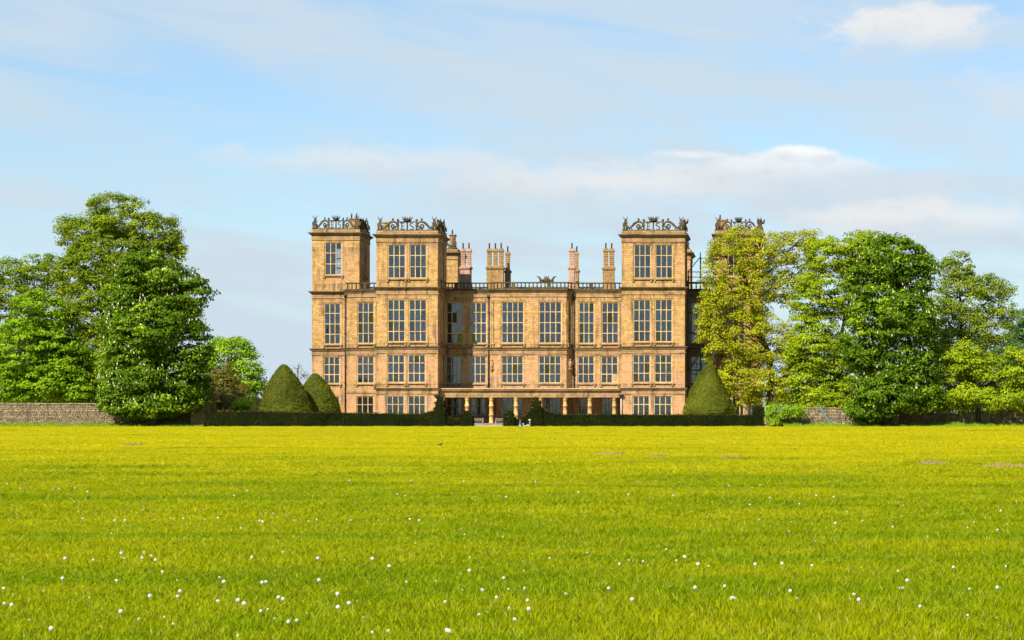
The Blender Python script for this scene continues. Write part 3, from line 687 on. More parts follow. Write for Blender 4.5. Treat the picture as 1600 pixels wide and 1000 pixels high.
for P_ in (R1_,R2_):
    x0,x1 = P_[0][0],P_[1][0]; y0 = P_[0][1]
    cresting(((x0+x1)/2,y0+0.22,24.46), 0, (x1-x0)/8.1, 0.98)

# ------------------------------------------------------------------ foliage helpers
def leaves(cent, normal_bias, size, asp=0.62, jitter=0.9):
    """one rhombic leaf (bent along its midrib into a quad) at each point; returns (4k,3) vertices"""
    k = len(cent)
    n = normal_bias + RNG.normal(0, jitter, (k,3)); n /= np.linalg.norm(n, axis=1)[:,None]+1e-9
    t = RNG.normal(0, 1, (k,3)); t -= n*(t*n).sum(1)[:,None]; t /= np.linalg.norm(t, axis=1)[:,None]+1e-9
    b = np.cross(n, t); s = (size*RNG.uniform(0.6,1.25,k))[:,None]
    v = np.stack([cent-t*s*0.5, cent+b*s*asp*0.5-t*s*0.05, cent+t*s*0.5-n*s*0.12, cent-b*s*asp*0.5-t*s*0.05], 1)
    return v.reshape(-1,3)
DENSK = 1.35
NLEAF = [0]
def inside(p, lob, f):
    q = (p-lob[:3])/lob[3:6]; return (q*q).sum(-1) < f*f
def crown_points(lobes, dens, rc, per, holes=0.0, layers=0.45, back=0.55, seed=0, sc=0.22):
    """clump centres on the shells of the lobes, then leaf points inside each clump"""
    C = []; O = []
    for li, lo in enumerate(lobes):
        r = lo[3:6]; area = 4*math.pi*((r[0]*r[1])**1.6+(r[0]*r[2])**1.6+(r[1]*r[2])**1.6)**(1/1.6)/3**(1/1.6)
        n = int(area*dens*DENSK)
        d = RNG.normal(0,1,(n,3)); d /= np.linalg.norm(d,axis=1)[:,None]
        d = d[(d[:,1] < 0.25) | (RNG.random(n) < back)]; n = len(d)
        rad = 1.0 - np.abs(RNG.normal(0,0.13,n)) + 0.03*RNG.normal(0,1,n); inn = RNG.random(n) < 0.22; rad[inn] = RNG.uniform(0.35,0.85,inn.sum())
        p = lo[:3] + d*r*rad[:,None]
        keep = np.ones(n, bool)
        for lj, l2 in enumerate(lobes):
            if lj != li: keep &= ~(inside(p, l2, 0.78) & (RNG.random(n) < 0.85))
        for i in np.nonzero(keep)[0]:
            q = p[i]; nv = mnoise.noise(Vector((q[0]*sc+seed,q[1]*sc,q[2]*sc*1.3)))
            # clumps push out and in so that the outline is uneven
            n3 = mnoise.noise(Vector((q[0]*0.5+seed,q[1]*0.5+4,q[2]*0.7)))
            p[i] = lo[:3] + (q-lo[:3])*(1.0+0.17*nv+0.13*n3)
            n2 = mnoise.noise(Vector((q[0]*0.55+seed,q[1]*0.55,q[2]*0.75+9)))
            if n2 < -0.55+holes: keep[i] = False
        C.append(p[keep]); O.append(d[keep])
    C = np.concatenate(C); O = np.concatenate(O); n = len(C)
    rr = rc*RNG.uniform(0.6,1.3,n); m = per
    g = RNG.normal(0,1,(n,m,3)); g /= np.linalg.norm(g,axis=2)[:,:,None]+1e-9; g *= (RNG.random((n,m,1))**0.4)
    P = C[:,None,:] + g*rr[:,None,None]*np.array([1,1,layers])
    P[:,:,2] -= 0.25*rr[:,None]*(g[:,:,0]**2+g[:,:,1]**2)          # sprays droop at their rims
    nb = O[:,None,:]*0.45 + np.array([0,0,0.55]) + g*np.array([0.9,0.9,0.9])
    return C, P.reshape(-1,3), nb.reshape(-1,3), np.repeat(RNG.random(n), m)
def limb(mb, a, b, r0, r1, sag=0.1, n=5, mat=0, seg=6):
    a = Vector(a); b = Vector(b); L_ = (b-a).length; pts = []; w = Vector((random.gauss(0,1),random.gauss(0,1),random.gauss(0,0.5)))*L_*0.07
    for i in range(n+1):
        t = i/n; p = a.lerp(b,t) + Vector((0,0,1))*math.sin(math.pi*t)*L_*sag + w*math.sin(math.pi*t*1.3)
        pts.append(p)
    mb.tube(pts, [r0+(r1-r0)*(i/n)**0.8 for i in range(n+1)], seg, mat)
    return pts
def tree(name, label, base_px, Y, lobes_px, lm, leaf=0.32, dens=0.75, rc=0.75, per=26, holes=0.0, trunk_r=0.45, fork_py=None, bark='bark', group=None, candles=0, layers=0.45, back=0.55,
         twigs=10, z0=0.0, cat='tree', jitter=0.55, asp=0.62, lead=None, depthf=0.95):
    x = PX(base_px, Y); root = empty(name, (x, Y, z0), label, cat, group)
    lob = []
    for q in lobes_px:
        px, py, rx, rz = q[:4]; dy = q[4] if len(q) > 4 else random.uniform(-0.25,0.25)*rx*Y/F
        lob.append((PX(px,Y), Y+dy, PZ(py,Y), rx*Y/F, max(rx,rz*0.7)*depthf*Y/F, rz*Y/F))
    lob = np.array(lob)
    C, P, nb, tin = crown_points(lob, dens, rc*1.45, int(per*2.6), holes, layers, back, seed=base_px*0.37)
    ok = P[:,2] > z0+0.12; P, nb, tin = P[ok], nb[ok], tin[ok]
    NLEAF[0] += len(P)
    tn = np.clip(tin*0.55 + RNG.random(len(P))*0.45, 0, 1)
    cr = np_mesh('crown', leaves(P, nb, leaf, asp, jitter), 4, lm, root, attrs={'tint':np.repeat(tn,4)})
    # trunk, limbs to the lobes, twigs to the clumps
    mb = MB(); zf = PZ(fork_py, Y) if fork_py else z0+0.28*(lob[:,2].max()-z0)
    top = Vector((x+random.uniform(-.3,.3), Y, zf))
    mb.tube([(x,Y,z0-0.2),(x,Y,z0+0.4),(x+0.05,Y,z0+(zf-z0)*0.5),top], [trunk_r*1.35,trunk_r*1.05,trunk_r*0.95,trunk_r*0.85], 9)
    order = sorted(range(len(lob)), key=lambda i: lob[i][2])
    # a leading stem carries the upper limbs
    hi = lob[order[-1]]; lead_pts = limb(mb, top, (hi[0],hi[1],hi[2]-0.2*hi[5]), trunk_r*0.75, 0.07, 0.0, 8)
    for i in order[:-1]:
        l = lob[i]; cand = [p for p in [top]+lead_pts if p.z < l[2]-0.05*abs(l[3]) ] or [top]
        a = min(cand, key=lambda p: abs(p.z-(l[2]-0.9*abs(p.x-l[0])))) if len(cand) > 1 else cand[0]
        r = trunk_r*0.42*(0.6+0.4*(l[3]/lob[:,3].max()))
        pts = limb(mb, a, (l[0],l[1],l[2]), r, 0.05, 0.10, 6)
    near = C[RNG.permutation(len(C))[:twigs*len(lob)]]
    for c in near:
        l = lob[np.argmin((((lob[:,:3]-c)/lob[:,3:6])**2).sum(1))]
        s = Vector(l[:3]).lerp(Vector(c), random.uniform(0.0,0.25)); limb(mb, s, Vector(c)*1.0, 0.065, 0.018, 0.06, 3, seg=4)
    mb.build('trunk', M[bark], root)
    if candles:
        # upright blossom candles standing on the outer sprays
        sel = RNG.permutation(len(C))[:candles]; q = C[sel]; k_ = np.argmin((((q[:,None,:]-lob[None,:,:3])/lob[None,:,3:6])**2).sum(2),1); dd = (q-lob[k_,:3])/lob[k_,3:6]; dd /= np.linalg.norm(dd,axis=1)[:,None]+1e-9
        ob = q + dd*rc*1.2 + np.array([0,0,0.15])+RNG.normal(0,0.3,(len(q),3)); ob = ob[(((ob[:,None,:]-lob[None,:,:3])/lob[None,:,3:6])**2).sum(2).min(1) < 1.15**2]
        b = []
        for c in ob:
            h = random.uniform(0.30,0.48); w = random.uniform(0.07,0.11); tx,ty = random.gauss(0,0.06),random.gauss(0,0.06)
            for k in range(3):
                a0 = k*2.094; a1 = a0+2.094
                B0 = c+np.array([w*math.cos(a0),w*math.sin(a0),0.08]); B1 = c+np.array([w*math.cos(a1),w*math.sin(a1),0.08])
                b += [B0, B1, c+np.array([tx,ty,h]), B0, c, B1]
        o = np_mesh('blossom', np.array(b), 3, M['blossom'], root); o['kind'] = 'stuff'
    return root
M['blossom'] = plain('candle_blossom', (0.50,0.475,0.37), 0.8, 0.1)
LM = dict(
    lime = leafmat('lime_leaves', (0.034,0.056,0.003), (0.125,0.165,0.005), (0.20,0.23,0.009)),
    gold = leafmat('gold_green_leaves', (0.08,0.088,0.005), (0.19,0.18,0.008), (0.26,0.22,0.012)),
    maple = leafmat('maple_leaves', (0.045,0.090,0.003), (0.125,0.205,0.005), (0.20,0.27,0.010)),
    chest = leafmat('chestnut_leaves', (0.013,0.034,0.002), (0.078,0.130,0.004), (0.20,0.26,0.009)),
    oak = leafmat('young_oak_leaves', (0.080,0.092,0.003), (0.200,0.208,0.005), (0.27,0.27,0.009)),
    beech = leafmat('beech_leaves', (0.060,0.092,0.003), (0.16,0.205,0.005), (0.24,0.27,0.009)),
    birch = leafmat('loose_leaves', (0.045,0.072,0.006), (0.12,0.155,0.010), (0.17,0.19,0.015)),
    back = leafmat('fresh_round_tree', (0.06,0.12,0.006), (0.14,0.22,0.010), (0.22,0.27,0.014)),
    dark = leafmat('dark_leaves', (0.018,0.045,0.010), (0.05,0.09,0.014)),
    yew = leafmat('clipped_yew', (0.018,0.026,0.003), (0.105,0.112,0.007), (0.155,0.150,0.011), trans=0.1, spec=0.04, gain=1.35),
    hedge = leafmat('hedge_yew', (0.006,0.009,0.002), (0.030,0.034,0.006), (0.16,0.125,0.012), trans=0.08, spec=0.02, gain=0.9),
    bronze = leafmat('bronze_shrub', (0.035,0.035,0.006), (0.10,0.085,0.012)),
    grey = leafmat('grey_shrub', (0.05,0.055,0.025), (0.10,0.09,0.04)),
    ivy = leafmat('ivy_leaves', (0.07,0.13,0.006), (0.17,0.25,0.010), (0.25,0.31,0.015)),
    verge = leafmat('verge_grass', (0.06,0.11,0.006), (0.15,0.21,0.010), (0.24,0.24,0.03)))

# ------------------------------------------------------------------ clipped yews and hedges
def surf_leaves(quads, dens, size, lift=0.03, rough=0.05):
    """leaf tufts over a list of quads (4 corner points each)"""
    out = []; nb = []
    for q in quads:
        q = [np.array(p, float) for p in q]; n = np.cross(q[1]-q[0], q[3]-q[0]); ar = np.linalg.norm(n); n = n/(ar+1e-9)
        k = int(ar*dens+RNG.random())
        if k <= 0: continue
        u, v = RNG.random((k,1)), RNG.random((k,1))
        p = (q[0]*(1-u)+q[1]*u)*(1-v)+(q[3]*(1-u)+q[2]*u)*v + n*(lift+RNG.normal(0,rough,(k,1)))
        out.append(p); nb.append(np.repeat(n[None,:], k, 0))
    return np.concatenate(out), np.concatenate(nb)
def hedge_obj(name, label, blocks, loc, cat, lm='hedge', dens=60, size=0.2, group=None):
    """blocks: list of 8-corner boxes as (x0,x1,y0,y1,z0,(zl,zr)); a hedge may rise to one side"""
    vs = []; quads = []
    for (x0,x1,y0,y1,z0,zl,zr) in blocks:
        n = max(1, int((x1-x0)/0.8)); 
        for i in range(n):
            a, b = x0+(x1-x0)*i/n, x0+(x1-x0)*(i+1)/n; za, zb = zl+(zr-zl)*i/n, zl+(zr-zl)*(i+1)/n
            j = lambda: random.uniform(-0.03,0.03)
            quads.append([(a,y0+j(),z0),(b,y0+j(),z0),(b,y0+j(),zb),(a,y0+j(),za)]); quads.append([(a,y0,za+j()),(b,y0,zb+j()),(b,y1,zb+j()),(a,y1,za+j())])
            quads.append([(b,y1,z0),(a,y1,z0),(a,y1,za),(b,y1,zb)])
        quads.append([(x1,y0,z0),(x1,y1,z0),(x1,y1,zr),(x1,y0,zr)]); quads.append([(x0,y1,z0),(x0,y0,z0),(x0,y0,zl),(x0,y1,zl)])
    P, nb = surf_leaves(quads, dens, size, 0.03, 0.06)
    for i in range(len(P)):
        q = P[i]; P[i] = q + nb[i]*0.10*mnoise.noise(Vector((q[0]*1.1,q[1]*1.1,q[2]*1.6)))
    L_ = leaves(P, nb*0.55, size, 0.5, 0.75)
    core = np.array([c for q in quads for c in q], float)
    V = np.concatenate([core, L_]); tn = np.concatenate([np.full(len(core),0.0), np.repeat(np.where(nb[:,2] > 0.5, 0.55+0.45*RNG.random(len(P)), 0.8*RNG.random(len(P))**1.5),4)])  # top leaves tinted lighter: fresh shoots, and partly sunlight put into the colour
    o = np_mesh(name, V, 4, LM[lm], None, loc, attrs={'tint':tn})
    return tag(o, label, cat, group)
def topiary_cone(name, label, px, Y, py_top, px0, px1, z_base=1.15, prof=None):
    x = PX(px,Y); H_ = PZ(py_top,Y); rr = (px1-px0)/2*Y/F; cx = PX((px0+px1)/2,Y); seg = 48
    prof = prof or [(0.0,1.0),(0.09,0.99),(0.18,0.955),(0.33,0.86),(0.50,0.745),(0.67,0.60),(0.80,0.475),(0.90,0.355),(0.965,0.24),(1.0,0.14),(0.99,0.07),(0.9,0.02),(0.7,0.0)]
    ring = []
    fine = []
    for i in range(len(prof)-1):
        for k in range(4): t = k/4; fine.append((prof[i][0]*(1-t)+prof[i+1][0]*t, prof[i][1]*(1-t)+prof[i+1][1]*t))
    fine.append(prof[-1])
    for (r,h) in fine:
        row = []
        for k in range(seg):
            a = 2*math.pi*k/seg; sx = x+(cx-x)*(1-h)**0.5
            nn_ = mnoise.noise(Vector((math.cos(a)*1.6+px, math.sin(a)*1.6, h*5)))*0.07 + mnoise.noise(Vector((math.cos(a)*6+px, math.sin(a)*6, h*18)))*0.05
            q = r*rr*(1+nn_); row.append((sx+q*math.cos(a), Y+q*math.sin(a), z_base+h*(H_-z_base)))
        ring.append(row)
    quads = [[ring[i+1][k],ring[i+1][(k+1)%seg],ring[i][(k+1)%seg],ring[i][k]] for i in range(len(ring)-1) for k in range(seg)]
    P, nb = surf_leaves(quads, 110, 0.13, 0.02, 0.05); L_ = leaves(P, nb*0.8+np.array([0,0,0.3]), 0.17, 0.5, 0.6)
    root = empty(name, (cx,Y,0), label, 'topiary', 'clipped yew cones on the forecourt')
    core = np.array([c for q in quads for c in q], float); V = np.concatenate([core,L_]); tn = np.concatenate([np.full(len(core),0.1), np.repeat(RNG.random(len(P)),4)])
    np_mesh('foliage', V, 4, LM['yew'], root, attrs={'tint':tn})
    t = MB(); t.tube([(cx,Y,-0.1),(cx,Y,1.8)], [0.4,0.3], 8); t.build('trunk', M['bark'], root)
topiary_cone('topiary_cone', 'tall clipped yew cone left of the house, nearer of the left pair', 443, 286, 569.5, 406, 485.5)
topiary_cone('topiary_cone', 'shorter clipped yew cone overlapping the house corner, behind the tall left cone', 492, 291, 583.5, 459, 531.5)
topiary_cone('topiary_cone', 'pointed clipped yew cone in front of the shaded right corner of the house', 1110.5, 286, 562, 1067.5, 1149.5, prof=[(0,1),(0.05,0.985),(0.12,0.93),(0.25,0.80),(0.41,0.65),(0.58,0.50),(0.77,0.34),(0.91,0.215),(0.99,0.12),(1.0,0.07),(0.95,0.03),(0.8,0)])
topiary_cone('topiary_cone', 'yew cone almost hidden behind the pointed cone at the right corner', 1107, 293, 571, 1070, 1140)

YH = 277.5
def hb(px0, px1, pyl, pyr=None, d=1.1, y0=YH):
    pyr = pyl if pyr is None else pyr
    return (PX(px0,y0), PX(px1,y0), y0, y0+d, -0.05, PZ(pyl,y0), PZ(pyr,y0))
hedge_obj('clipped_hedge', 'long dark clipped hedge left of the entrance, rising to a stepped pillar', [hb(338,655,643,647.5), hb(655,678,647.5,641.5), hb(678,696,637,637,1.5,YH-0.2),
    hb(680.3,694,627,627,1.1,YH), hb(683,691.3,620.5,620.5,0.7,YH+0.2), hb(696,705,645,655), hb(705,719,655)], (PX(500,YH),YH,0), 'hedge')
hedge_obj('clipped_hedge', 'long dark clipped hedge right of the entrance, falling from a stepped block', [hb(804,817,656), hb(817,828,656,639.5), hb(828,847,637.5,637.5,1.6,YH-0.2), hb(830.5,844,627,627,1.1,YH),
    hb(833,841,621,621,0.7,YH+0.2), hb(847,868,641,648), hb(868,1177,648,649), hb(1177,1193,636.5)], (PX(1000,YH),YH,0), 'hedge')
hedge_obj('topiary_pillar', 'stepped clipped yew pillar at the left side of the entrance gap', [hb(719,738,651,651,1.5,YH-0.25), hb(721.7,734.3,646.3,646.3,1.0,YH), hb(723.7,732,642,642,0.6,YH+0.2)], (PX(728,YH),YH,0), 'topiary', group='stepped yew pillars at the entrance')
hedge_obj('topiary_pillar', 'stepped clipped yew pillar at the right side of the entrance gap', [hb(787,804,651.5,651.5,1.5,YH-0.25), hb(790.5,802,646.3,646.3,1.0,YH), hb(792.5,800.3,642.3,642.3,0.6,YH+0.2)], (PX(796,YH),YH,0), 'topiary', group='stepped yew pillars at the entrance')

# ------------------------------------------------------------------ boundary walls of rough stone
RUB = stone('rubble_stone', (0.13,0.10,0.06), (0.44,0.35,0.21), (0.30,0.23,0.15), 0.17, 0.42, 0.6, False)
def rubble_wall(name, label, pts, thick=0.5, cat='wall', coping=True):
    """pts: (px, py_top) along a wall at Y; stones bedded on a recessed core"""
    Y = 284.0; root = empty(name, (PX(pts[0][0],Y),Y,0), label, cat)
    xs = [PX(p[0],Y) for p in pts]; zs = [PZ(p[1],Y) for p in pts]
    core = MB()
    for i in range(len(xs)-1):
        core.add([(xs[i],Y+0.06,-0.2),(xs[i+1],Y+0.06,-0.2),(xs[i+1],Y+thick,-0.2),(xs[i],Y+thick,-0.2),(xs[i],Y+0.06,zs[i]-0.08),(xs[i+1],Y+0.06,zs[i+1]-0.08),(xs[i+1],Y+thick,zs[i+1]-0.08),(xs[i],Y+thick,zs[i]-0.08)],
             [(0,1,5,4),(2,3,7,6),(4,5,6,7),(1,2,6,5),(3,0,4,7)])
    core.build('core', M['room'], root)
    st = MB(); z = -0.05; zmax = max(zs)
    while z < zmax-0.12:
        h = random.uniform(0.11,0.20); x = xs[0]
        while x < xs[-1]-0.1:
            w = min(random.uniform(0.22,0.62), xs[-1]-x); zt = np.interp(x+w/2, xs, zs)-0.10
            if z+h <= zt+0.08: 
                d = random.uniform(-0.05,0.03); g = 0.012; sh = random.uniform(-0.02,0.02)
                a0,a1,b0,b1 = x+g,x+w-g,z+g,min(z+h,zt+0.06)-g; y0 = Y+d; y1 = Y+0.2
                st.add([(a0,y1,b0),(a1,y1,b0),(a1,y1,b1),(a0,y1,b1),(a0+0.02,y0,b0+0.02),(a1-0.02,y0+sh,b0+0.01),(a1-0.03,y0+sh,b1-0.02),(a0+0.02,y0,b1-0.01)],
                       [(4,5,6,7),(0,1,5,4),(1,2,6,5),(2,3,7,6),(3,0,4,7)])
            x += w
        z += h
    o = st.build('wall_stones', RUB, root); o['kind'] = 'stuff'
    if coping:
        cp = MB(); x = xs[0]
        while x < xs[-1]-0.05:
            w = min(random.uniform(0.5,0.9), xs[-1]-x); z0 = np.interp(x,xs,zs); z1 = np.interp(x+w,xs,zs); j = random.uniform(-.02,.02)
            cp.add([(x+.01,Y-0.09,z0-0.1),(x+w-.01,Y-0.09,z1-0.1),(x+w-.01,Y+thick+.08,z1-0.1),(x+.01,Y+thick+.08,z0-0.1),(x+.01,Y-0.07,z0+j),(x+w-.01,Y-0.07,z1+j),(x+w-.01,Y+thick+.06,z1+j),(x+.01,Y+thick+.06,z0+j)],
                   [(0,3,2,1),(4,5,6,7),(0,1,5,4),(1,2,6,5),(2,3,7,6),(3,0,4,7)]); x += w
        o = cp.build('coping', RUB, root); o['kind'] = 'stuff'
    return root
rubble_wall('stone_wall', 'low rough stone boundary wall under the trees on the left', [(-240,629.5),(60,629.5),(150,630),(298,632)])
rubble_wall('stone_wall', 'low rough stone boundary wall beside the ivy, sagging under the right trees', [(1205,646),(1225,641),(1250,637),(1290,636.5),(1330,638),(1400,645),(1500,645),(1580,640),(1640,637),(1800,637)])
g_ = MB(); yp = 282.6; g_.box(PX(298,yp),PX(318,yp),yp,yp+1.3,-0.1,PZ(630,yp)); g_.box(PX(297,yp),PX(319,yp),yp-0.08,yp+1.38,PZ(630,yp),PZ(628,yp)); g_.box(PX(303,yp),PX(307.5,yp),yp-0.06,yp,-0.1,PZ(636,yp))
tag(g_.build('gate_pier', stone('pier_stone', (0.22,0.19,0.13),(0.34,0.29,0.2),(0.3,0.24,0.17),0.45,0.9,0.5,False), None, (PX(308,yp),yp,0)), 'square stone gate pier at the left end of the hedge', 'gate pier')
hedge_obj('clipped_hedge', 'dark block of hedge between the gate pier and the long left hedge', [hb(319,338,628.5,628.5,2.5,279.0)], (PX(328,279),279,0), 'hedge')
# stone outbuilding corner behind the left cones
ob_ = MB(); yq = 318.0; ob_.box(PX(393,yq),PX(412,yq),yq,yq+3,0,PZ(624,yq)); ob_.box(PX(391,yq),PX(414,yq),yq-0.2,yq+3.2,PZ(624,yq),PZ(622,yq)); ob_.box(PX(336,yq),PX(393,yq)-0.01,yq+0.4,yq+1.0,0,PZ(634,yq)); ob_.box(PX(335,yq),PX(393,yq)-0.02,yq+0.3,yq+1.1,PZ(634,yq),PZ(632.5,yq))
tag(ob_.build('garden_wall', RUB, None, (PX(400,yq),yq,0)), 'old stone garden wall with a taller pier behind the left yew cones', 'wall')

# ------------------------------------------------------------------ trees
tree('lime_tree', 'tallest tree on the left, olive green domed crown above the chestnut', 185, 300, [(192,338,52,34),(135,372,42,32),(240,365,42,34),(190,405,80,48),(115,425,28,34),(150,480,65,52),(228,470,68,60),(115,535,55,58),(175,560,75,60),(85,590,42,40),(277,395,14,22),(105,350,18,12)],
     LM['lime'], 0.30, 0.78, 0.72, 30, 0.10, 0.75, 560, layers=0.5, twigs=14)
tree('field_maple', 'loose olive-green tree behind the bright layered tree at the far left edge', 22, 314, [(8,428,42,28),(62,418,36,22),(30,470,50,36),(-35,450,45,45),(15,530,48,45),(80,450,25,26)], LM['lime'], 0.30, 0.62, 0.7, 26, 0.12, 0.4, 570, layers=0.45, twigs=18)
tree('sycamore_tree', 'bright green layered tree low behind the left stone wall', 58, 294, [(62,490,40,36),(30,545,48,48),(92,560,42,50),(8,598,42,32),(62,603,55,26),(120,605,30,24)], LM['maple'], 0.38, 0.62, 0.8, 28, 0.12, 0.4, 600, layers=0.32, twigs=8)
tree('chestnut_tree', 'flowering horse chestnut hanging over the stone wall on the left, beside open sky', 240, 281, [(238,425,50,34),(205,462,42,38),(288,455,38,36),(242,508,74,52),(198,560,46,50),(292,540,36,55),(240,590,78,46),(186,617,33,30),(288,615,32,30),(228,632,58,20)],
     LM['chest'], 0.40, 0.7, 0.85, 28, 0.02, 0.5, 600, candles=1500, layers=0.4, twigs=5)
tree('round_tree', 'small round bright green tree in the gap between chestnut and yew cones', 362, 345, [(352,556,36,32),(332,580,28,38),(386,580,23,34),(362,606,46,30),(375,545,18,20)], LM['back'], 0.36, 0.75, 0.8, 26, 0.05, 0.35, 620, layers=0.45, twigs=6)
tree('bronze_shrub', 'feathery bronze evergreen shrub below the round bright tree', 352, 302, [(350,596,24,26),(335,612,26,22),(372,612,20,18),(358,583,10,18)], LM['bronze'], 0.26, 1.1, 0.6, 26, 0.05, 0.18, layers=0.35, cat='shrub', twigs=4)
tree('grey_shrub', 'grey-green rounded shrub in front of the bronze evergreen', 348, 298, [(350,622,24,16),(335,630,16,12),(368,628,14,14)], LM['grey'], 0.18, 1.4, 0.5, 28, 0.0, 0.12, layers=0.6, cat='shrub', twigs=3)
tree('yellow_shrub', 'vivid yellow-green shrub just left of the tall yew cone', 381, 296, [(381,631,15,11),(370,637,10,8),(390,636,8,8)], LM['ivy'], 0.20, 1.6, 0.5, 28, 0.0, 0.10, layers=0.5, cat='shrub', twigs=3)
tree('clipped_shrub', 'golden clipped dome bush tucked under the left chestnut', 316, 296, [(314,614,20,15),(306,622,16,14)], LM['yew'], 0.15, 2.2, 0.35, 34, -0.2, 0.12, layers=0.9, cat='shrub', twigs=0, jitter=0.5)
tree('young_tree', 'spindly almost leafless tree between the yew cones and the house', 469, 325, [(465,577,9,8),(474,588,8,9),(466,596,6,8)], LM['grey'], 0.17, 0.9, 0.5, 7, 0.15, 0.09, 615, layers=0.8, twigs=16)
tree('oak_tree', 'golden young-leaved oak covering the right end tower of the house', 1203, 292, [(1188,388,46,32),(1138,405,36,34),(1238,385,40,28),(1120,470,28,38),(1165,455,50,44),(1232,440,38,38),(1128,530,36,36),(1185,525,54,40),(1168,590,48,34),(1208,600,46,32),(1158,622,24,18),(1236,540,26,46),(1118,425,22,24),(1262,372,20,16),(1150,370,22,16),(1150,500,44,40),(1105,500,14,30)],
     LM['oak'], 0.27, 0.62, 0.70, 28, 0.10, 0.5, 555, bark='oakbark', layers=0.5, twigs=22)
tree('beech_tree', 'bright yellow-green beech between the golden oak and the flowering chestnut', 1300, 289, [(1302,398,44,32),(1348,383,36,24),(1284,455,44,46),(1335,450,40,56),(1278,535,44,48),(1322,575,48,48),(1258,598,28,34),(1290,625,52,20),(1362,400,30,30),(1262,490,26,44),(1252,555,22,30)],
     LM['beech'], 0.30, 0.82, 0.75, 28, 0.06, 0.5, 600, layers=0.32, twigs=6)
tree('chestnut_tree', 'large flowering horse chestnut full of white candles on the right', 1398, 281, [(1395,402,50,34),(1368,440,40,40),(1432,430,32,40),(1396,488,68,48),(1358,540,42,44),(1420,555,46,55),(1390,608,55,35),(1365,638,42,17),(1440,620,30,26)],
     LM['chest'], 0.40, 0.7, 0.85, 28, 0.02, 0.55, 600, candles=2200, layers=0.4, twigs=5)
tree('birch_tree', 'loose airy tree with sky showing through, right of the flowering chestnut', 1502, 292, [(1500,418,32,22),(1538,448,34,24),(1500,465,40,40),(1562,488,28,30),(1532,515,46,34),(1482,505,28,48),(1572,455,14,12),(1500,545,40,30)], LM['birch'], 0.30, 0.62, 0.72, 26, 0.12, 0.42, 560, layers=0.5, twigs=18)
tree('sycamore_tree', 'low spreading bright green tree over the wall at the right edge', 1528, 284, [(1500,560,40,28),(1552,588,44,34),(1490,600,36,32),(1532,620,66,22),(1592,575,26,40),(1600,620,30,22),(1460,630,30,16)], LM['beech'], 0.33, 0.68, 0.8, 28, 0.06, 0.35, 610, layers=0.34, twigs=8)
tree('evergreen_tree', 'dark green tree rising at the right edge behind the airy tree', 1600, 322, [(1602,505,26,26),(1592,545,30,40),(1625,540,40,60),(1590,600,34,40)], LM['dark'], 0.34, 0.75, 0.8, 24, 0.05, 0.35, layers=0.4, twigs=6)
tree('background_tree', 'dark tree filling the gap behind the beech and the airy tree', 1450, 325, [(1440,540,50,60),(1500,560,50,50),(1380,560,50,60),(1300,570,50,50),(1560,580,50,45),(1250,600,40,40),(1500,630,45,28),(1420,632,45,26),(1340,632,40,24),(1575,630,45,30),(1265,630,40,22)], LM['dark'], 0.40, 0.42, 0.9, 22, 0.0, 0.45, twigs=3)
tree('background_tree', 'dark tree filling the gap behind the trees at the far left', 60, 330, [(40,560,60,55),(110,580,50,50),(180,590,60,50),(250,600,50,45),(-20,570,50,60),(-100,560,60,60),(-180,580,60,55),(-120,622,60,30),(20,625,50,28),(100,625,50,28),(180,628,50,26)], LM['dark'], 0.40, 0.42, 0.9, 22, 0.0, 0.45, twigs=3)
tree('ivy_mass', 'bright green ivy heaped over the wall end beside the right hedge', 1212, 282.6, [(1203,648,11,18),(1216,643,20,14),(1240,639,20,9),(1210,658,10,10)], LM['ivy'], 0.20, 1.9, 0.45, 30, -0.1, 0.10, layers=0.7, cat='ivy', twigs=2, depthf=0.5)
print('LEAVES', NLEAF[0], 'PANES', NP[0])

# ------------------------------------------------------------------ grass of the lawn
def grass_mat():
    t = NT('grass_blades'); p = t.pos(); sp = t.node('ShaderNodeSeparateXYZ', {0:p}); x, y, z = sp.outputs
    rnd = t.node('ShaderNodeObjectInfo').outputs['Random']
    tint = t.node('ShaderNodeAttribute', attribute_name='tint').outputs['Fac']
    n1 = t.noise(t.scalev(p, (0.16,0.10,0)), 1.0, 5, 0.6); n2 = t.noise(t.scalev(p, (0.9,0.9,0)), 1.0, 3, 0.6)
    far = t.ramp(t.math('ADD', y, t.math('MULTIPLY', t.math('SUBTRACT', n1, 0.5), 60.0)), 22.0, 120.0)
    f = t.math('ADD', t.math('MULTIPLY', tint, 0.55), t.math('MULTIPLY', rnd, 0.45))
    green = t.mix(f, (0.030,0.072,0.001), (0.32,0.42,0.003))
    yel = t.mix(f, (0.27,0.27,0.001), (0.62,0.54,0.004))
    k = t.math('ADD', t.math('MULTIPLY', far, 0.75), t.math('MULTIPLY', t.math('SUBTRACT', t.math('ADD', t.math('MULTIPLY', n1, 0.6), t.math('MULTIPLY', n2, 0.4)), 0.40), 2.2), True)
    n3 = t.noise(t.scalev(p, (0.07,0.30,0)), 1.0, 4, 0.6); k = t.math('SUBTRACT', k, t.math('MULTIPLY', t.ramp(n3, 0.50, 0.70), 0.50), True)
    c = t.mix(k, green, yel)
    straw = t.math('GREATER_THAN', f, 0.86); c = t.mix(t.math('MULTIPLY', straw, 0.6), c, (0.42,0.36,0.10))
    d = t.node('ShaderNodeBsdfPrincipled', {'Base Color':c,'Roughness':0.6,'Specular IOR Level':0.03}); tl = t.node('ShaderNodeBsdfTranslucent', {0:c})
    ms = t.node('ShaderNodeMixShader', {0:0.48}); t.L.new(d.outputs[0], ms.inputs[1]); t.L.new(tl.outputs[0], ms.inputs[2]); t.L.new(ms.outputs[0], t.out.inputs[0]); return t.m
M['grass'] = grass_mat()
SOIL = []       # (x, y, half width, half depth) of the worn strips, where no grass grows
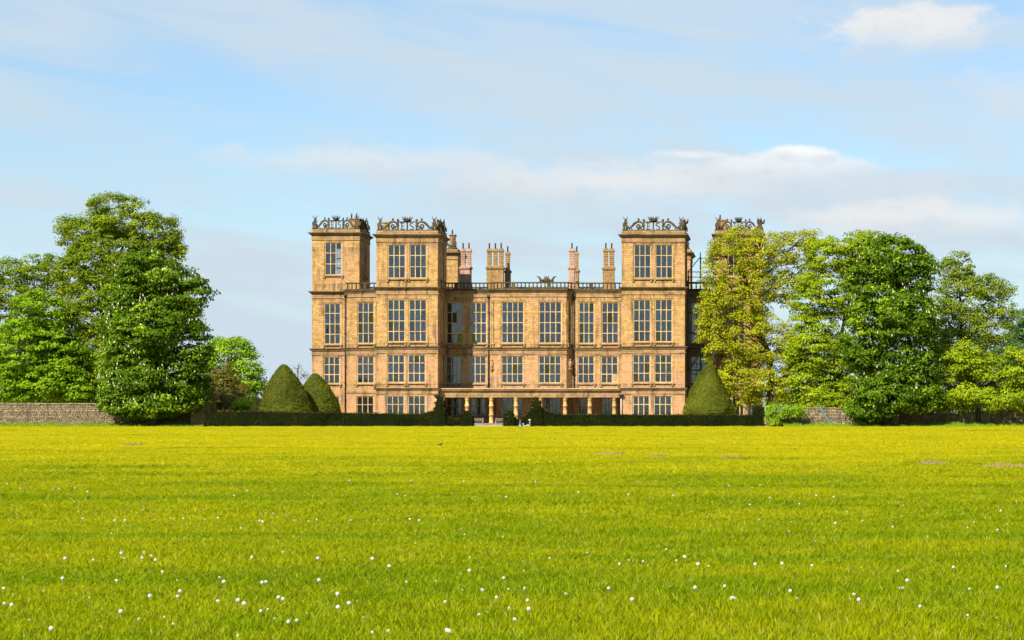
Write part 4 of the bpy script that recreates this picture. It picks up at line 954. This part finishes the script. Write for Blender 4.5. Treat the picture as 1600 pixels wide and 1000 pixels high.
for (px0,px1,py,hd) in ((905,990,709.5,1.3),(1000,1052,713.5,0.8),(1120,1165,716,0.6),(1428,1490,726,1.1),(1518,1625,731.5,1.3),(186,230,697,1.2)):
    Y = EYE*F/(py-CY); SOIL.append((PX((px0+px1)/2,Y), Y, (px1-px0)/2*Y/F, hd))
def build_grass():
    tufts = []; vid = []; tint = []; faces = []; verts = []
    NV = 5
    for v in range(NV):
        for b in range(13):
            r = random.uniform(0,0.07); a = random.uniform(0,6.283); bx_, by_ = r*math.cos(a), r*math.sin(a)
            h = random.uniform(0.045,0.11); w = random.uniform(0.0032,0.0058); la = random.uniform(0,6.283); ln = random.uniform(0.1,0.9)*h
            dx, dy = math.cos(la)*ln, math.sin(la)*ln; wa = random.uniform(0,6.283); wx, wy = math.cos(wa)*w, math.sin(wa)*w
            n = len(verts)
            verts += [(bx_-wx,by_-wy,0),(bx_+wx,by_+wy,0),(bx_+dx*0.35+wx*0.8,by_+dy*0.35+wy*0.8,h*0.6),(bx_+dx*0.35-wx*0.8,by_+dy*0.35-wy*0.8,h*0.6),(bx_+dx,by_+dy,h*random.uniform(0.85,1.0))]
            faces += [(n,n+1,n+2,n+3),(n+3,n+2,n+4)]; vid += [v]*5; tint += [random.random()]*5
    P = []; S = []; Z = []
    for (y0,y1,dens,sx,sz) in ((12.5,24,330,1.0,1.0),(24,36,190,1.25,1.0),(36,60,85,1.7,1.05),(60,110,32,2.6,1.05),(110,180,11,4.2,0.95),(180,276,5,6.5,0.85)):
        xl, xr = -0.345*y1-8.0, 0.113*y1+8.0; n = int((xr-xl)*(y1-y0)*dens)
        x = RNG.uniform(xl,xr,n); y = RNG.uniform(y0,y1,n); ok = (x > -0.345*y-8.0) & (x < 0.113*y+8.0)
        for (sxx,syy,hw,hd) in SOIL:
            e = ((x-sxx)/hw)**2+((y-syy)/hd)**2; ok &= ~((e < 1.0+0.4*np.sin(x*5+y*3)) & (RNG.random(n) < 0.95)); ok &= ~((np.abs(x-sxx) < hw*0.9) & (y < syy) & (y > syy-hd-2.5) & (RNG.random(n) < 0.75))
        x, y = x[ok], y[ok]; P.append(np.stack([x,y,gh(x,y)],1)); S.append(np.full(len(x),sx)*RNG.uniform(0.8,1.25,len(x)))
        lush = 0.75+0.55*np.clip(0.5+0.5*np.sin(x*0.35+np.sin(y*0.23)*2)*np.sin(y*0.27+np.sin(x*0.13)*1.5),0,1)
        Z.append(np.full(len(x),sz)*RNG.uniform(0.7,1.25,len(x))*lush)
    P = np.concatenate(P); S = np.concatenate(S); Z = np.concatenate(Z); nb = len(verts)
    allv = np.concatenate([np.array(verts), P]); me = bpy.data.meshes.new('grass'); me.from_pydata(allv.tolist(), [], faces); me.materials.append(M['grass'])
    def at(nm, ty, arr):
        a = me.attributes.new(nm, ty, 'POINT'); a.data.foreach_set('value', arr)
    k = len(P)
    at('variant','INT', np.concatenate([np.array(vid,np.int32), np.full(k,-1,np.int32)]))
    at('tint','FLOAT', np.concatenate([np.array(tint,np.float32), np.zeros(k,np.float32)]))
    at('sx','FLOAT', np.concatenate([np.zeros(nb,np.float32), S.astype(np.float32)])); at('sz','FLOAT', np.concatenate([np.zeros(nb,np.float32), Z.astype(np.float32)]))
    at('rot','FLOAT', np.concatenate([np.zeros(nb,np.float32), RNG.uniform(0,6.283,k).astype(np.float32)]))
    at('pick','INT', np.concatenate([np.zeros(nb,np.int32), RNG.integers(0,NV,k).astype(np.int32)]))
    o = bpy.data.objects.new('grass', me); COL.objects.link(o); tag(o, 'rough yellow-green meadow grass covering the whole lawn', 'grass', kind='stuff')
    ng = bpy.data.node_groups.new('grass_tufts', 'GeometryNodeTree'); N = ng.nodes; L = ng.links
    ng.interface.new_socket('Geometry', in_out='INPUT', socket_type='NodeSocketGeometry'); ng.interface.new_socket('Geometry', in_out='OUTPUT', socket_type='NodeSocketGeometry')
    gi = N.new('NodeGroupInput'); go = N.new('NodeGroupOutput')
    def attr(nm, ty):
        n = N.new('GeometryNodeInputNamedAttribute'); n.data_type = ty; n.inputs['Name'].default_value = nm; return n.outputs['Attribute']
    def cmp(a, b):
        n = N.new('FunctionNodeCompare'); n.data_type = 'INT'; n.operation = 'EQUAL'; L.new(a, n.inputs[2]); n.inputs[3].default_value = b; return n.outputs[0]
    va = attr('variant','INT'); g2i = N.new('GeometryNodeGeometryToInstance')
    for v in reversed(range(NV)):
        s = N.new('GeometryNodeSeparateGeometry'); s.domain = 'POINT'; L.new(gi.outputs[0], s.inputs[0]); L.new(cmp(va, v), s.inputs['Selection']); L.new(s.outputs[0], g2i.inputs[0])
    pt = N.new('GeometryNodeSeparateGeometry'); pt.domain = 'POINT'; L.new(gi.outputs[0], pt.inputs[0]); L.new(cmp(va, -1), pt.inputs['Selection'])
    iop = N.new('GeometryNodeInstanceOnPoints'); L.new(pt.outputs[0], iop.inputs['Points']); L.new(g2i.outputs[0], iop.inputs['Instance']); iop.inputs['Pick Instance'].default_value = True
    L.new(attr('pick','INT'), iop.inputs['Instance Index'])
    cr = N.new('ShaderNodeCombineXYZ'); L.new(attr('rot','FLOAT'), cr.inputs[2]); L.new(cr.outputs[0], iop.inputs['Rotation'])
    cs = N.new('ShaderNodeCombineXYZ'); a = attr('sx','FLOAT'); L.new(a, cs.inputs[0]); L.new(a, cs.inputs[1]); L.new(attr('sz','FLOAT'), cs.inputs[2]); L.new(cs.outputs[0], iop.inputs['Scale'])
    L.new(iop.outputs[0], go.inputs[0])
    md = o.modifiers.new('tufts', 'NODES'); md.node_group = ng
    print('TUFTS', k)
build_grass()
SOILM = plain('bare_soil', (0.19,0.120,0.060), 0.95, 0.45, 7.0)
for i, (sx, sy, hw, hd) in enumerate(SOIL):
    # worn strips: low broken scars of bare earth, a few long and several short, with a ragged lip
    m = MB()
    for st in range(4):
        cx_ = sx+hw*random.uniform(-0.55,0.55)*(st > 0); ww_ = hw*(0.95,0.5,0.4,0.3)[st]; cy_ = sy+hd*random.uniform(-0.9,0.9)*(st > 0); n = 40; nr = 4; rows = []
        for r in range(nr):
            row = []
            for k in range(n+1):
                t = k/n; e = max(0.0, math.sin(math.pi*t))**0.6; rag = 0.55+0.9*mnoise.noise(Vector((k*0.45+i*9+st*3,r*0.2,3)))
                w_ = max(0.05,rag)*e; xx = cx_-ww_+2*ww_*t; yy = cy_+hd*0.5*(r/(nr-1)*2-1)*w_
                zl = 0.02+0.12*(r/(nr-1))*max(0.0,rag)*e+0.02*mnoise.noise(Vector((k*1.1,r*2.0,i+st)))
                row.append((xx, yy, float(gh(xx,yy))+zl))
            rows.append(row)
        m.add([q for r in rows for q in r], [(r*(n+1)+k,r*(n+1)+k+1,(r+1)*(n+1)+k+1,(r+1)*(n+1)+k) for r in range(nr-1) for k in range(n)], 0, False)
    tag(m.build('bare_soil', SOILM), kind='structure')

# ------------------------------------------------------------------ longer grass and weeds along the foot of the walls
def verge(name, label, px0, px1, y0, y1, n, h0, h1, flowers=0):
    x = RNG.uniform(PX(px0,(y0+y1)/2), PX(px1,(y0+y1)/2), n); y = y0+(y1-y0)*RNG.random(n)**0.7
    hh = (h0+(h1-h0)*((y-y0)/(y1-y0)))*RNG.uniform(0.4,1.25,n)*(0.75+0.5*np.sin(x*1.3+np.sin(x*0.47)*2)**2); a = RNG.uniform(0,6.283,n); w = RNG.uniform(0.02,0.05,n); ln = hh*RNG.uniform(0.1,0.7,n); la = RNG.uniform(0,6.283,n)
    b0 = np.stack([x-w*np.cos(a),y-w*np.sin(a),np.zeros(n)-0.02],1); b1 = np.stack([x+w*np.cos(a),y+w*np.sin(a),np.zeros(n)-0.02],1); tp = np.stack([x+ln*np.cos(la),y+ln*np.sin(la),hh],1)
    V = np.stack([b0,b1,tp],1).reshape(-1,3)
    o = np_mesh(name, V, 3, LM['verge'], None, (PX((px0+px1)/2,y0),y0,0), attrs={'tint':np.repeat(RNG.random(n),3)}); tag(o, label, 'grass', kind='stuff')
verge('verge_grass', 'longer bright grass along the foot of the left stone wall', -20, 318, 278.5, 284, 16000, 0.12, 0.55)
verge('verge_grass', 'longer grass and weeds along the foot of the right stone wall', 1225, 1640, 279, 284, 20000, 0.12, 0.6)
verge('verge_grass', 'uneven grass fringe where the lawn meets the hedges', 322, 1200, 275.5, 277.3, 9000, 0.08, 0.16)
def weeds():
    b = []
    for (px0,px1,n) in ((170,205,26),(1300,1345,46),(1360,1430,24)):
        for k in range(n):
            Y = random.uniform(280,283.3); c = np.array([PX(random.uniform(px0,px1),Y),Y,random.uniform(0.35,0.75)]); r = random.uniform(0.04,0.09)
            for a in range(4):
                a0, a1 = a*1.571, (a+1)*1.571
                b += [c+np.array([0,0,0.03]), c+np.array([r*math.cos(a0),r*math.sin(a0),0]), c+np.array([r*math.cos(a1),r*math.sin(a1),0])]
    o = np_mesh('cow_parsley', np.array(b), 3, M['blossom'], None, (PX(1300,281),281,0)); tag(o, 'white cow parsley flowers in the long grass by the walls', 'flowers', kind='stuff')
weeds()

# ------------------------------------------------------------------ dandelions
def dandelion_meshes():
    clock = []; yel = []
    fz = plain('seed_head_down', (0.52,0.52,0.49), 0.9, 0.08); stemm = plain('dandelion_stem', (0.20,0.17,0.05), 0.7); core = plain('seed_core', (0.16,0.12,0.06), 0.8); yl = plain('dandelion_yellow', (0.75,0.52,0.01), 0.7, 0.1)
    for v in range(5):
        m = MB(); h = 0.075+0.022*v if v < 4 else 0.09; lx = random.uniform(-.02,.02); top = (lx,random.uniform(-.01,.01),h)
        m.tube([(0,0,-0.02),(lx*0.3,0,h*0.5),top], [0.003,0.0028,0.0025], 5); st = m.build('stem', stemm); sm = st.data; bpy.data.objects.remove(st)
        q = MB(); r = 0.021 if v < 4 else 0.014; c = Vector(top)+Vector((0,0,0.012))
        n = 44
        for i in range(n):           # a globe of parasols, each a tiny star on a thread, open below
            z = 1-1.75*(i+0.5)/n; a = i*2.39996; rr = math.sqrt(max(0,1-z*z)); d = Vector((rr*math.cos(a),rr*math.sin(a),z)); p = c+d*r*random.uniform(0.9,1.05)
            u = d.orthogonal().normalized(); w = d.cross(u); k = r*0.30
            q.add([p+u*k,p+w*k,p-u*k,p-w*k,p-d*r*0.05], [(0,1,4),(1,2,4),(2,3,4),(3,0,4)], 0)
        q.ball(c, r*0.30, 6, 1); hd = q.build('seed_head', [fz, core]); hm = hd.data; bpy.data.objects.remove(hd)
        clock.append((sm,hm,c.z))
    for v in range(2):
        q = MB(); h = 0.07
        for i in range(22):
            a = i*2.39996; r = 0.020*math.sqrt((i+1)/22); 
            q.add([(0.4*r*math.cos(a),0.4*r*math.sin(a),h),(r*math.cos(a-0.25),r*math.sin(a-0.25),h+0.004),(1.1*r*math.cos(a),1.1*r*math.sin(a),h+0.006-r*0.2),(r*math.cos(a+0.25),r*math.sin(a+0.25),h+0.004)], [(0,1,2,3)], 0)
        q.lathe((0,0,h-0.012), [(0.004,0),(0.009,0.008),(0.006,0.012)], 6, 1); hd = q.build('flower_head',[yl,LM['verge']]); hm = hd.data; bpy.data.objects.remove(hd)
        m = MB(); m.tube([(0,0,-0.02),(0.003,0,h-0.011)], 0.0028, 5); st = m.build('stem', stemm); sm = st.data; bpy.data.objects.remove(st); yel.append((sm,hm,h))
    return clock, yel
CLOCK, YELL = dandelion_meshes()
A1 = [(376,449),(388,465),(443,464),(291,470),(203,465),(473,458),(483,470),(506,507),(688,524),(700,538),(822,540),(832,538),(1000,533),(196,527),(366,534),(9,558),(14,606),(33,610),(137,568),(467,582),(557,584),(566,567),(381,631),(432,655),(680,599),(747,595),(760,606),(812,630),(868,586),(881,592),(901,663),(932,659),(1055,576),(1062,617),(1091,605),(1120,598),(1210,692),(1166,697),(1388,601),(1442,564),(1511,564),(1550,587),(1534,614),(1592,621),(1496,642),(1578,526),(1465,503),(1495,489),(1214,489),(1161,466),(1269,538),(1300,540),(788,462),(748,708),(1392,690),(1400,692),(156,684),(1596,473),(993,465),
      (812,325),(641,343),(680,338),(990,344),(920,346),(389,345),(358,346),(256,340),(1094,346),(1184,346),(1214,345),(1281,342),(1310,346),(1386,343),(810,347),(823,350),(573,340),(405,242),(233,245),(234,288),(165,248),(184,247),(271,257),(773,253),(733,268),(1242,265),(1268,269),(1580,273),(1285,222),(1093,222),(1450,224),(1478,275),(62,246),(22,232)]
A2 = [(484,437),(117,464),(407,475),(37,505),(38,560),(46,596),(49,623),(11,656),(168,577),(372,593),(575,556),(585,567),(562,573),(579,483),(611,490),(513,472),(666,552),(686,589),(697,590),(762,483),(867,566),(891,591),(845,481),(934,487),(1057,594),(1071,578),(1087,594),(1271,615),(1222,559),(1234,534),(1384,640),(1430,560),(1516,556),(1382,492),(301,558),(337,483),(363,472),(543,460),(1190,367),(864,380),(770,344),(1013,355),(1300,397),
      (172,282),(140,268),(208,258),(363,265),(502,268),(487,294),(804,275),(900,295),(949,268),(1004,273),(745,297),(776,236),(854,234),(1526,317),(1425,369),(1519,376),(75,226),(13,306),(678,238),(750,244)]
YEL = [(58,593,0),(34,492,0),(668,595,0),(982,600,0),(912,618,0),(953,601,0),(618,528,0),(445,568,0),(207,483,1),(552,503,1),(664,486,1),(598,629,1),(1592,622,1),(90,490,1),(320,643,1),(438,395,1),(1030,470,1)]
def plant(kind, src, px, py, hz, sc=1.0):
    hz = hz*sc*0.78
    Y = (EYE-hz)*F/(py-CY); x = PX(px,Y); z = float(gh(x,Y))
    Y = (EYE-hz-z)*F/(py-CY); x = PX(px,Y); z = float(gh(x,Y))
    sm, hm, h = src; r = empty(kind, (x,Y,z)); s = sc*0.78; r.rotation_euler = (0,0,random.uniform(0,6.28)); r.scale = (s,s,s)
    for nm, me in (('stem',sm),('seed_head' if kind == 'dandelion_clock' else 'flower_head',hm)):
        o = bpy.data.objects.new(nm, me); COL.objects.link(o); o.parent = r
    r.empty_display_size = 0.05
    return r
def ordinal(n):
    ones = ['','first','second','third','fourth','fifth','sixth','seventh','eighth','ninth','tenth','eleventh','twelfth','thirteenth','fourteenth','fifteenth','sixteenth','seventeenth','eighteenth','nineteenth']
    card = {2:'twenty',3:'thirty',4:'forty',5:'fifty'}; tens = {2:'twentieth',3:'thirtieth',4:'fortieth',5:'fiftieth'}
    return ones[n] if n < 20 else tens[n//10] if n % 10 == 0 else card[n//10]+'-'+ones[n%10]
spots = [(a*0.5,640+b*0.5,random.choice(CLOCK[:4]),random.choice((1.1,1.0,0.9,0.75))) for a,b in A1]+[(800+a*0.5,640+b*0.5,random.choice(CLOCK[:4]),random.choice((1.1,1.0,0.9,0.75))) for a,b in A2]
for k in range(85):        # smaller, further or half-hidden ones between
    spots.append((random.uniform(5,1595), random.choice([random.uniform(745,840), random.uniform(800,900), random.uniform(860,985)]), CLOCK[4], random.uniform(0.7,1.1)))
ROWS = ((955,1001,'nearest band of grass'),(925,955,'second band of grass'),(900,925,'third band of grass'),(865,900,'fourth band of grass'))
for lo_, hi_, nm_ in ROWS:
    row = sorted([q for q in spots if lo_ <= q[1] < hi_])
    for n_, q in enumerate(row):
        tag(plant('dandelion_clock', q[2], q[0], q[1], q[2][2], q[3]), '%s dandelion clock from the left in the %s' % (ordinal(n_+1), nm_), 'dandelion', 'dandelion clocks scattered over the lawn')
for q in spots:
    if q[1] < 865: tag(plant('dandelion_clock', q[2], q[0], q[1], q[2][2], q[3]), 'tiny white dandelion clock far out on the lawn', 'dandelion', 'far dandelion clocks on the lawn')
yspots = sorted(((800 if b else 0)+zx*0.5, 640+zy*0.5) for (zx,zy,b) in YEL)
for n_, (px,py) in enumerate(yspots):
    tag(plant('dandelion_flower', YELL[n_%2], px, py, 0.07), '%s yellow dandelion flower from the left in the lawn' % ordinal(n_+1), 'dandelion', 'yellow dandelions in the lawn')

# ------------------------------------------------------------------ benches, scaffold, hose, bird
def bench(px, label, w=1.5):
    Y = 298.2; x = PX(px,Y); root = empty('garden_bench', (x,Y,0.05), label, 'bench', 'pale garden benches before the loggia'); wm = M['benchw']
    for k in range(4):
        m = MB(); m.box(x-w/2,x+w/2,Y-0.22+k*0.12,Y-0.13+k*0.12,0.47,0.495); m.build('seat_slat', wm, root)
    for k in range(3):
        m = MB(); m.box(x-w/2,x+w/2,Y+0.24,Y+0.27,0.64+k*0.14,0.69+k*0.14); m.build('back_slat', wm, root)
    for s in (-1,1):
        for yy,h in ((-0.2,0.70),(0.28,1.02)):
            m = MB(); m.box(x+s*w/2-0.035,x+s*w/2+0.035,Y+yy-0.035,Y+yy+0.035,0.05,h); m.build('leg', wm, root)
        m = MB(); m.box(x+s*w/2-0.04,x+s*w/2+0.04,Y-0.25,Y+0.32,0.701,0.74); m.build('arm_rest', wm, root)
M['benchw'] = plain('pale_teak', (0.20,0.18,0.155), 0.7, 0.15)
bench(745.5, 'pale garden bench beside the left pillar of the entrance gap'); bench(784, 'pale garden bench half hidden by the right pillar of the entrance gap', 1.6)
def scaffold():
    Y0, Y1 = 305.2, 306.4; root = empty('scaffolding', (PX(1094,Y0),Y0,0), 'blue grey tube scaffolding beside the right front tower', 'scaffolding'); sm = plain('scaffold_tube', (0.055,0.085,0.12), 0.45, 0.2, 3.0, 0.3, 0.4)
    for px,pyt in ((1075.5,423),(1094.3,394),(1114.5,402)):
        for Y in (Y0,Y1):
            m = MB(); m.tube([(PX(px,Y0),Y,0),(PX(px,Y0),Y,PZ(pyt,Y0)-(0 if Y == Y0 else 0.6))], 0.075, 6); m.build('standard_pole', sm, root)
    for py in (404,425,433,441,488,520,547,578,605):
        m = MB(); a = 1094 if py == 404 else 1074; m.tube([(PX(a,Y0),Y0-0.1,PZ(py,Y0)),(PX(1118,Y0),Y0-0.1,PZ(py,Y0))], 0.055, 6); m.build('ledger_pole', sm, root)
    for (a,b,c,d) in ((1076,424,1094,402),(1094,545,1112,570),(1076,578,1094,548)):
        m = MB(); m.tube([(PX(a,Y0),Y0-0.16,PZ(b,Y0)),(PX(c,Y0),Y0-0.16,PZ(d,Y0))], 0.065, 6); m.build('brace_pole', sm, root)
    for py in (441.8,547.8):
        m = MB()
        for k in range(4): m.box(PX(1075,Y0),PX(1117,Y0),Y0+0.02+k*0.3,Y0+0.29+k*0.3,PZ(py,Y0)-0.03,PZ(py,Y0)+0.03)
        m.build('deck_boards', M['browchim'], root)
scaffold()
hs = MB(); ys_ = 283.9; hs.tube([(PX(1281,ys_),284.3,PZ(634.5,ys_)),(PX(1281.5,ys_),283.85,PZ(636,ys_)),(PX(1285,ys_),283.8,PZ(643,ys_)),(PX(1291,ys_),283.6,PZ(653,ys_)),(PX(1296,ys_),283.3,PZ(660,ys_)),(PX(1299,ys_),282.9,PZ(664,ys_))], 0.07, 7)
tag(hs.build('hose_pipe', plain('blue_hose', (0.06,0.16,0.26), 0.5), None, (PX(1290,ys_),ys_,0)), 'blue hose hanging down the face of the right stone wall', 'hose')
def bird():
    Y = (EYE-0.08)*F/(695-CY); x = PX(688,Y); z = float(gh(x,Y)); m = MB(); bk = plain('black_plumage', (0.012,0.012,0.014), 0.6)
    root = empty('black_bird', (x,Y,z), 'small black bird standing alone on the far lawn', 'bird')
    m.tube([(x-0.13,Y,z+0.10),(x-0.06,Y,z+0.115),(x,Y,z+0.12),(x+0.05,Y,z+0.14),(x+0.075,Y,z+0.175),(x+0.10,Y,z+0.185),(x+0.115,Y,z+0.18)], [0.012,0.03,0.045,0.04,0.028,0.026,0.014], 8); m.build('body', bk, root)
    q = MB(); q.tube([(x+0.112,Y,z+0.18),(x+0.15,Y,z+0.172)], [0.01,0.002], 5); q.build('beak', plain('beak_orange', (0.35,0.17,0.02), 0.5), root)
    for s in (-1,1): l = MB(); l.tube([(x+0.005,Y+s*0.018,z+0.09),(x+0.01,Y+s*0.02,z)], 0.004, 5); l.tube([(x+0.01,Y+s*0.02,z+0.003),(x+0.045,Y+s*0.022,z+0.003)], 0.003, 4); l.build('leg', M['iron'], root)
bird()

# ------------------------------------------------------------------ two people sitting on the grass by the hedge
def person(label, px, face, mats, hat=None, pose='knees'):
    Y = 276.2; x0 = PX(px,Y); z0 = float(gh(x0,Y)); s = face
    root = empty('person', (x0,Y,z0), label, 'person')
    J = {}; E = []; rad = {}
    def j(n, x, y, z, r): J[n] = (x*s,y,z); rad[n] = r
    def e(a, b): E.append((a,b))
    j('pel',0,0,0.13,0.135); j('sp',-0.01,0,0.30,0.125); j('ch',0.03,0,0.47,0.14); j('nk',0.05,0,0.60,0.055); j('hb',0.065,0,0.68,0.07); j('hm',0.075,0,0.76,0.095); j('ht',0.07,0,0.84,0.075)
    for a,b in (('pel','sp'),('sp','ch'),('ch','nk'),('nk','hb'),('hb','hm'),('hm','ht')): e(a,b)
    for sd,k in ((-1,'l'),(1,'r')):
        j('hip'+k,0.05,sd*0.10,0.12,0.10); 
        if pose == 'knees': j('kn'+k,0.40,sd*0.13,0.42+0.03*sd,0.065); j('an'+k,0.56,sd*0.11,0.08,0.045); j('to'+k,0.70,sd*0.12,0.045,0.035)
        else: j('kn'+k,0.42,sd*0.16,0.17+0.05*(sd+1),0.065); j('an'+k,0.72-0.2*(sd+1)/2,sd*0.10,0.08,0.045); j('to'+k,0.84-0.2*(sd+1)/2,sd*0.12,0.09,0.035)
        j('sh'+k,0.03,sd*0.17,0.53,0.068)
        if pose == 'knees': j('el'+k,0.15,sd*0.25,0.32,0.046); j('wr'+k,0.36,sd*0.17,0.40,0.03); j('pa'+k,0.43,sd*0.15,0.42,0.028)
        else: j('el'+k,0.10,sd*0.26,0.30,0.046); j('wr'+k,0.30,sd*0.12,0.26,0.03); j('pa'+k,0.36,sd*0.08,0.26,0.028)
        for a,b in (('pel','hip'+k),('hip'+k,'kn'+k),('kn'+k,'an'+k),('an'+k,'to'+k),('ch','sh'+k),('sh'+k,'el'+k),('el'+k,'wr'+k),('wr'+k,'pa'+k)): e(a,b)
        px_,py_,pz_ = J['pa'+k][0]*s,J['pa'+k][1],J['pa'+k][2]
        for f in range(5):
            ln = (0.045,0.075,0.082,0.077,0.06)[f]; off = (f-2)*0.017; th = f == 0
            j('f%da%s'%(f,k),px_+(0.01 if th else 0.035),py_+off*(-sd)+(0.02*-sd if th else 0),pz_+0.006,0.010); j('f%db%s'%(f,k),px_+(0.01 if th else 0.035)+ln*0.7,py_+off*(-sd)*1.3,pz_-0.015,0.009); j('f%dc%s'%(f,k),px_+0.035+ln*0.9,py_+off*(-sd)*1.3,pz_-0.04,0.008)
            e('pa'+k,'f%da%s'%(f,k)); e('f%da%s'%(f,k),'f%db%s'%(f,k)); e('f%db%s'%(f,k),'f%dc%s'%(f,k))
    names = list(J); idx = {n:i for i,n in enumerate(names)}
    me = bpy.data.meshes.new('body'); me.from_pydata([J[n] for n in names], [(idx[a],idx[b]) for a,b in E], [])
    o = bpy.data.objects.new('body', me); COL.objects.link(o)
    sk = o.modifiers.new('skin','SKIN'); o.modifiers.new('sub','SUBSURF').levels = 1
    for i,n in enumerate(names): d = me.skin_vertices[0].data[i]; d.radius = (rad[n],rad[n]); d.use_root = n == 'pel'
    bpy.context.view_layer.update(); dg = bpy.context.evaluated_depsgraph_get(); nm = bpy.data.meshes.new_from_object(o.evaluated_get(dg)); bpy.data.objects.remove(o)
    skin, top, leg, shoe = mats
    for m_ in (skin,top,leg,shoe): nm.materials.append(m_)
    zone = {}
    for n in names: zone[n] = 0 if n[0] == 'f' or n[:2] in ('pa','hb','hm','ht','nk') else 3 if n[:2] == 'to' else 2 if n[:2] in ('hi','kn','an') or n == 'pel' else 1
    pos = np.array([J[n] for n in names]); zz = [zone[n] for n in names]
    for p in nm.polygons:
        p.use_smooth = True; c = np.array(p.center); p.material_index = zz[int(np.argmin(((pos-c)**2).sum(1)-0*pos[:,0]))]
    b = bpy.data.objects.new('body', nm); COL.objects.link(b); b.parent = root; WL[b] = Vector((x0,Y,z0))
    W_ = lambda x,y,z: (x0+x*s, Y+y, z0+z)
    f = MB(); f.ball(W_(0.178,0,0.755), 0.02, 6, 0, (1,0.8,1.3))
    for sd in (-1,1): f.ball(W_(0.075,sd*0.098,0.755), 0.026, 6, 0, (0.9,0.4,1.3)); f.ball(W_(0.155,sd*0.035,0.785), 0.012, 6, 1)
    f.ball(W_(0.163,0,0.705), 0.018, 6, 2, (0.5,1.4,0.35)); f.build('face_features', [skin, M['iron'], plain('lips',(0.35,0.13,0.11),0.6)], root)
    h = MB(); c = W_(0.045,0,0.80); h.ball(c, 0.125, 10, 0, (1.0,0.92,0.85))
    if hat: h.lathe((W_(0.07,0,0)[0],Y,z0+0.815), [(0.19,0),(0.19,0.012),(0.115,0.02),(0.105,0.09),(0.06,0.115)], 12, 1)
    h.build('hair' if not hat else 'hat', [mats[0] if False else plain('hair_brown',(0.05,0.03,0.02),0.6) if not hat else hat, hat or skin], root)
skinm = plain('skin', (0.36,0.20,0.145), 0.6, 0.08)
def striped():
    t = NT('striped_top'); tc = t.node('ShaderNodeTexCoord').outputs['Object']; z = t.node('ShaderNodeSeparateXYZ', {0:tc}).outputs[2]
    f = t.math('LESS_THAN', t.math('FRACT', t.math('MULTIPLY', z, 5.2)), 0.36); return t.bsdf(t.mix(f, (0.36,0.32,0.25), (0.03,0.025,0.022)), 0.85)
person('person in a blue top and white trousers sitting on the grass before the hedge', 812, 1, (skinm, plain('blue_top',(0.02,0.10,0.27),0.8), plain('white_trousers',(0.42,0.42,0.44),0.8,0.08), plain('dark_shoe',(0.06,0.03,0.03),0.6)))
person('person in a white hat and cream striped top sitting on the grass before the hedge', 828.5, -1, (skinm, striped(), plain('pale_trousers',(0.36,0.34,0.31),0.8,0.08), plain('pale_shoe',(0.6,0.58,0.55),0.6)), hat=plain('white_hat',(0.48,0.47,0.45),0.8,0.05), pose='legs')
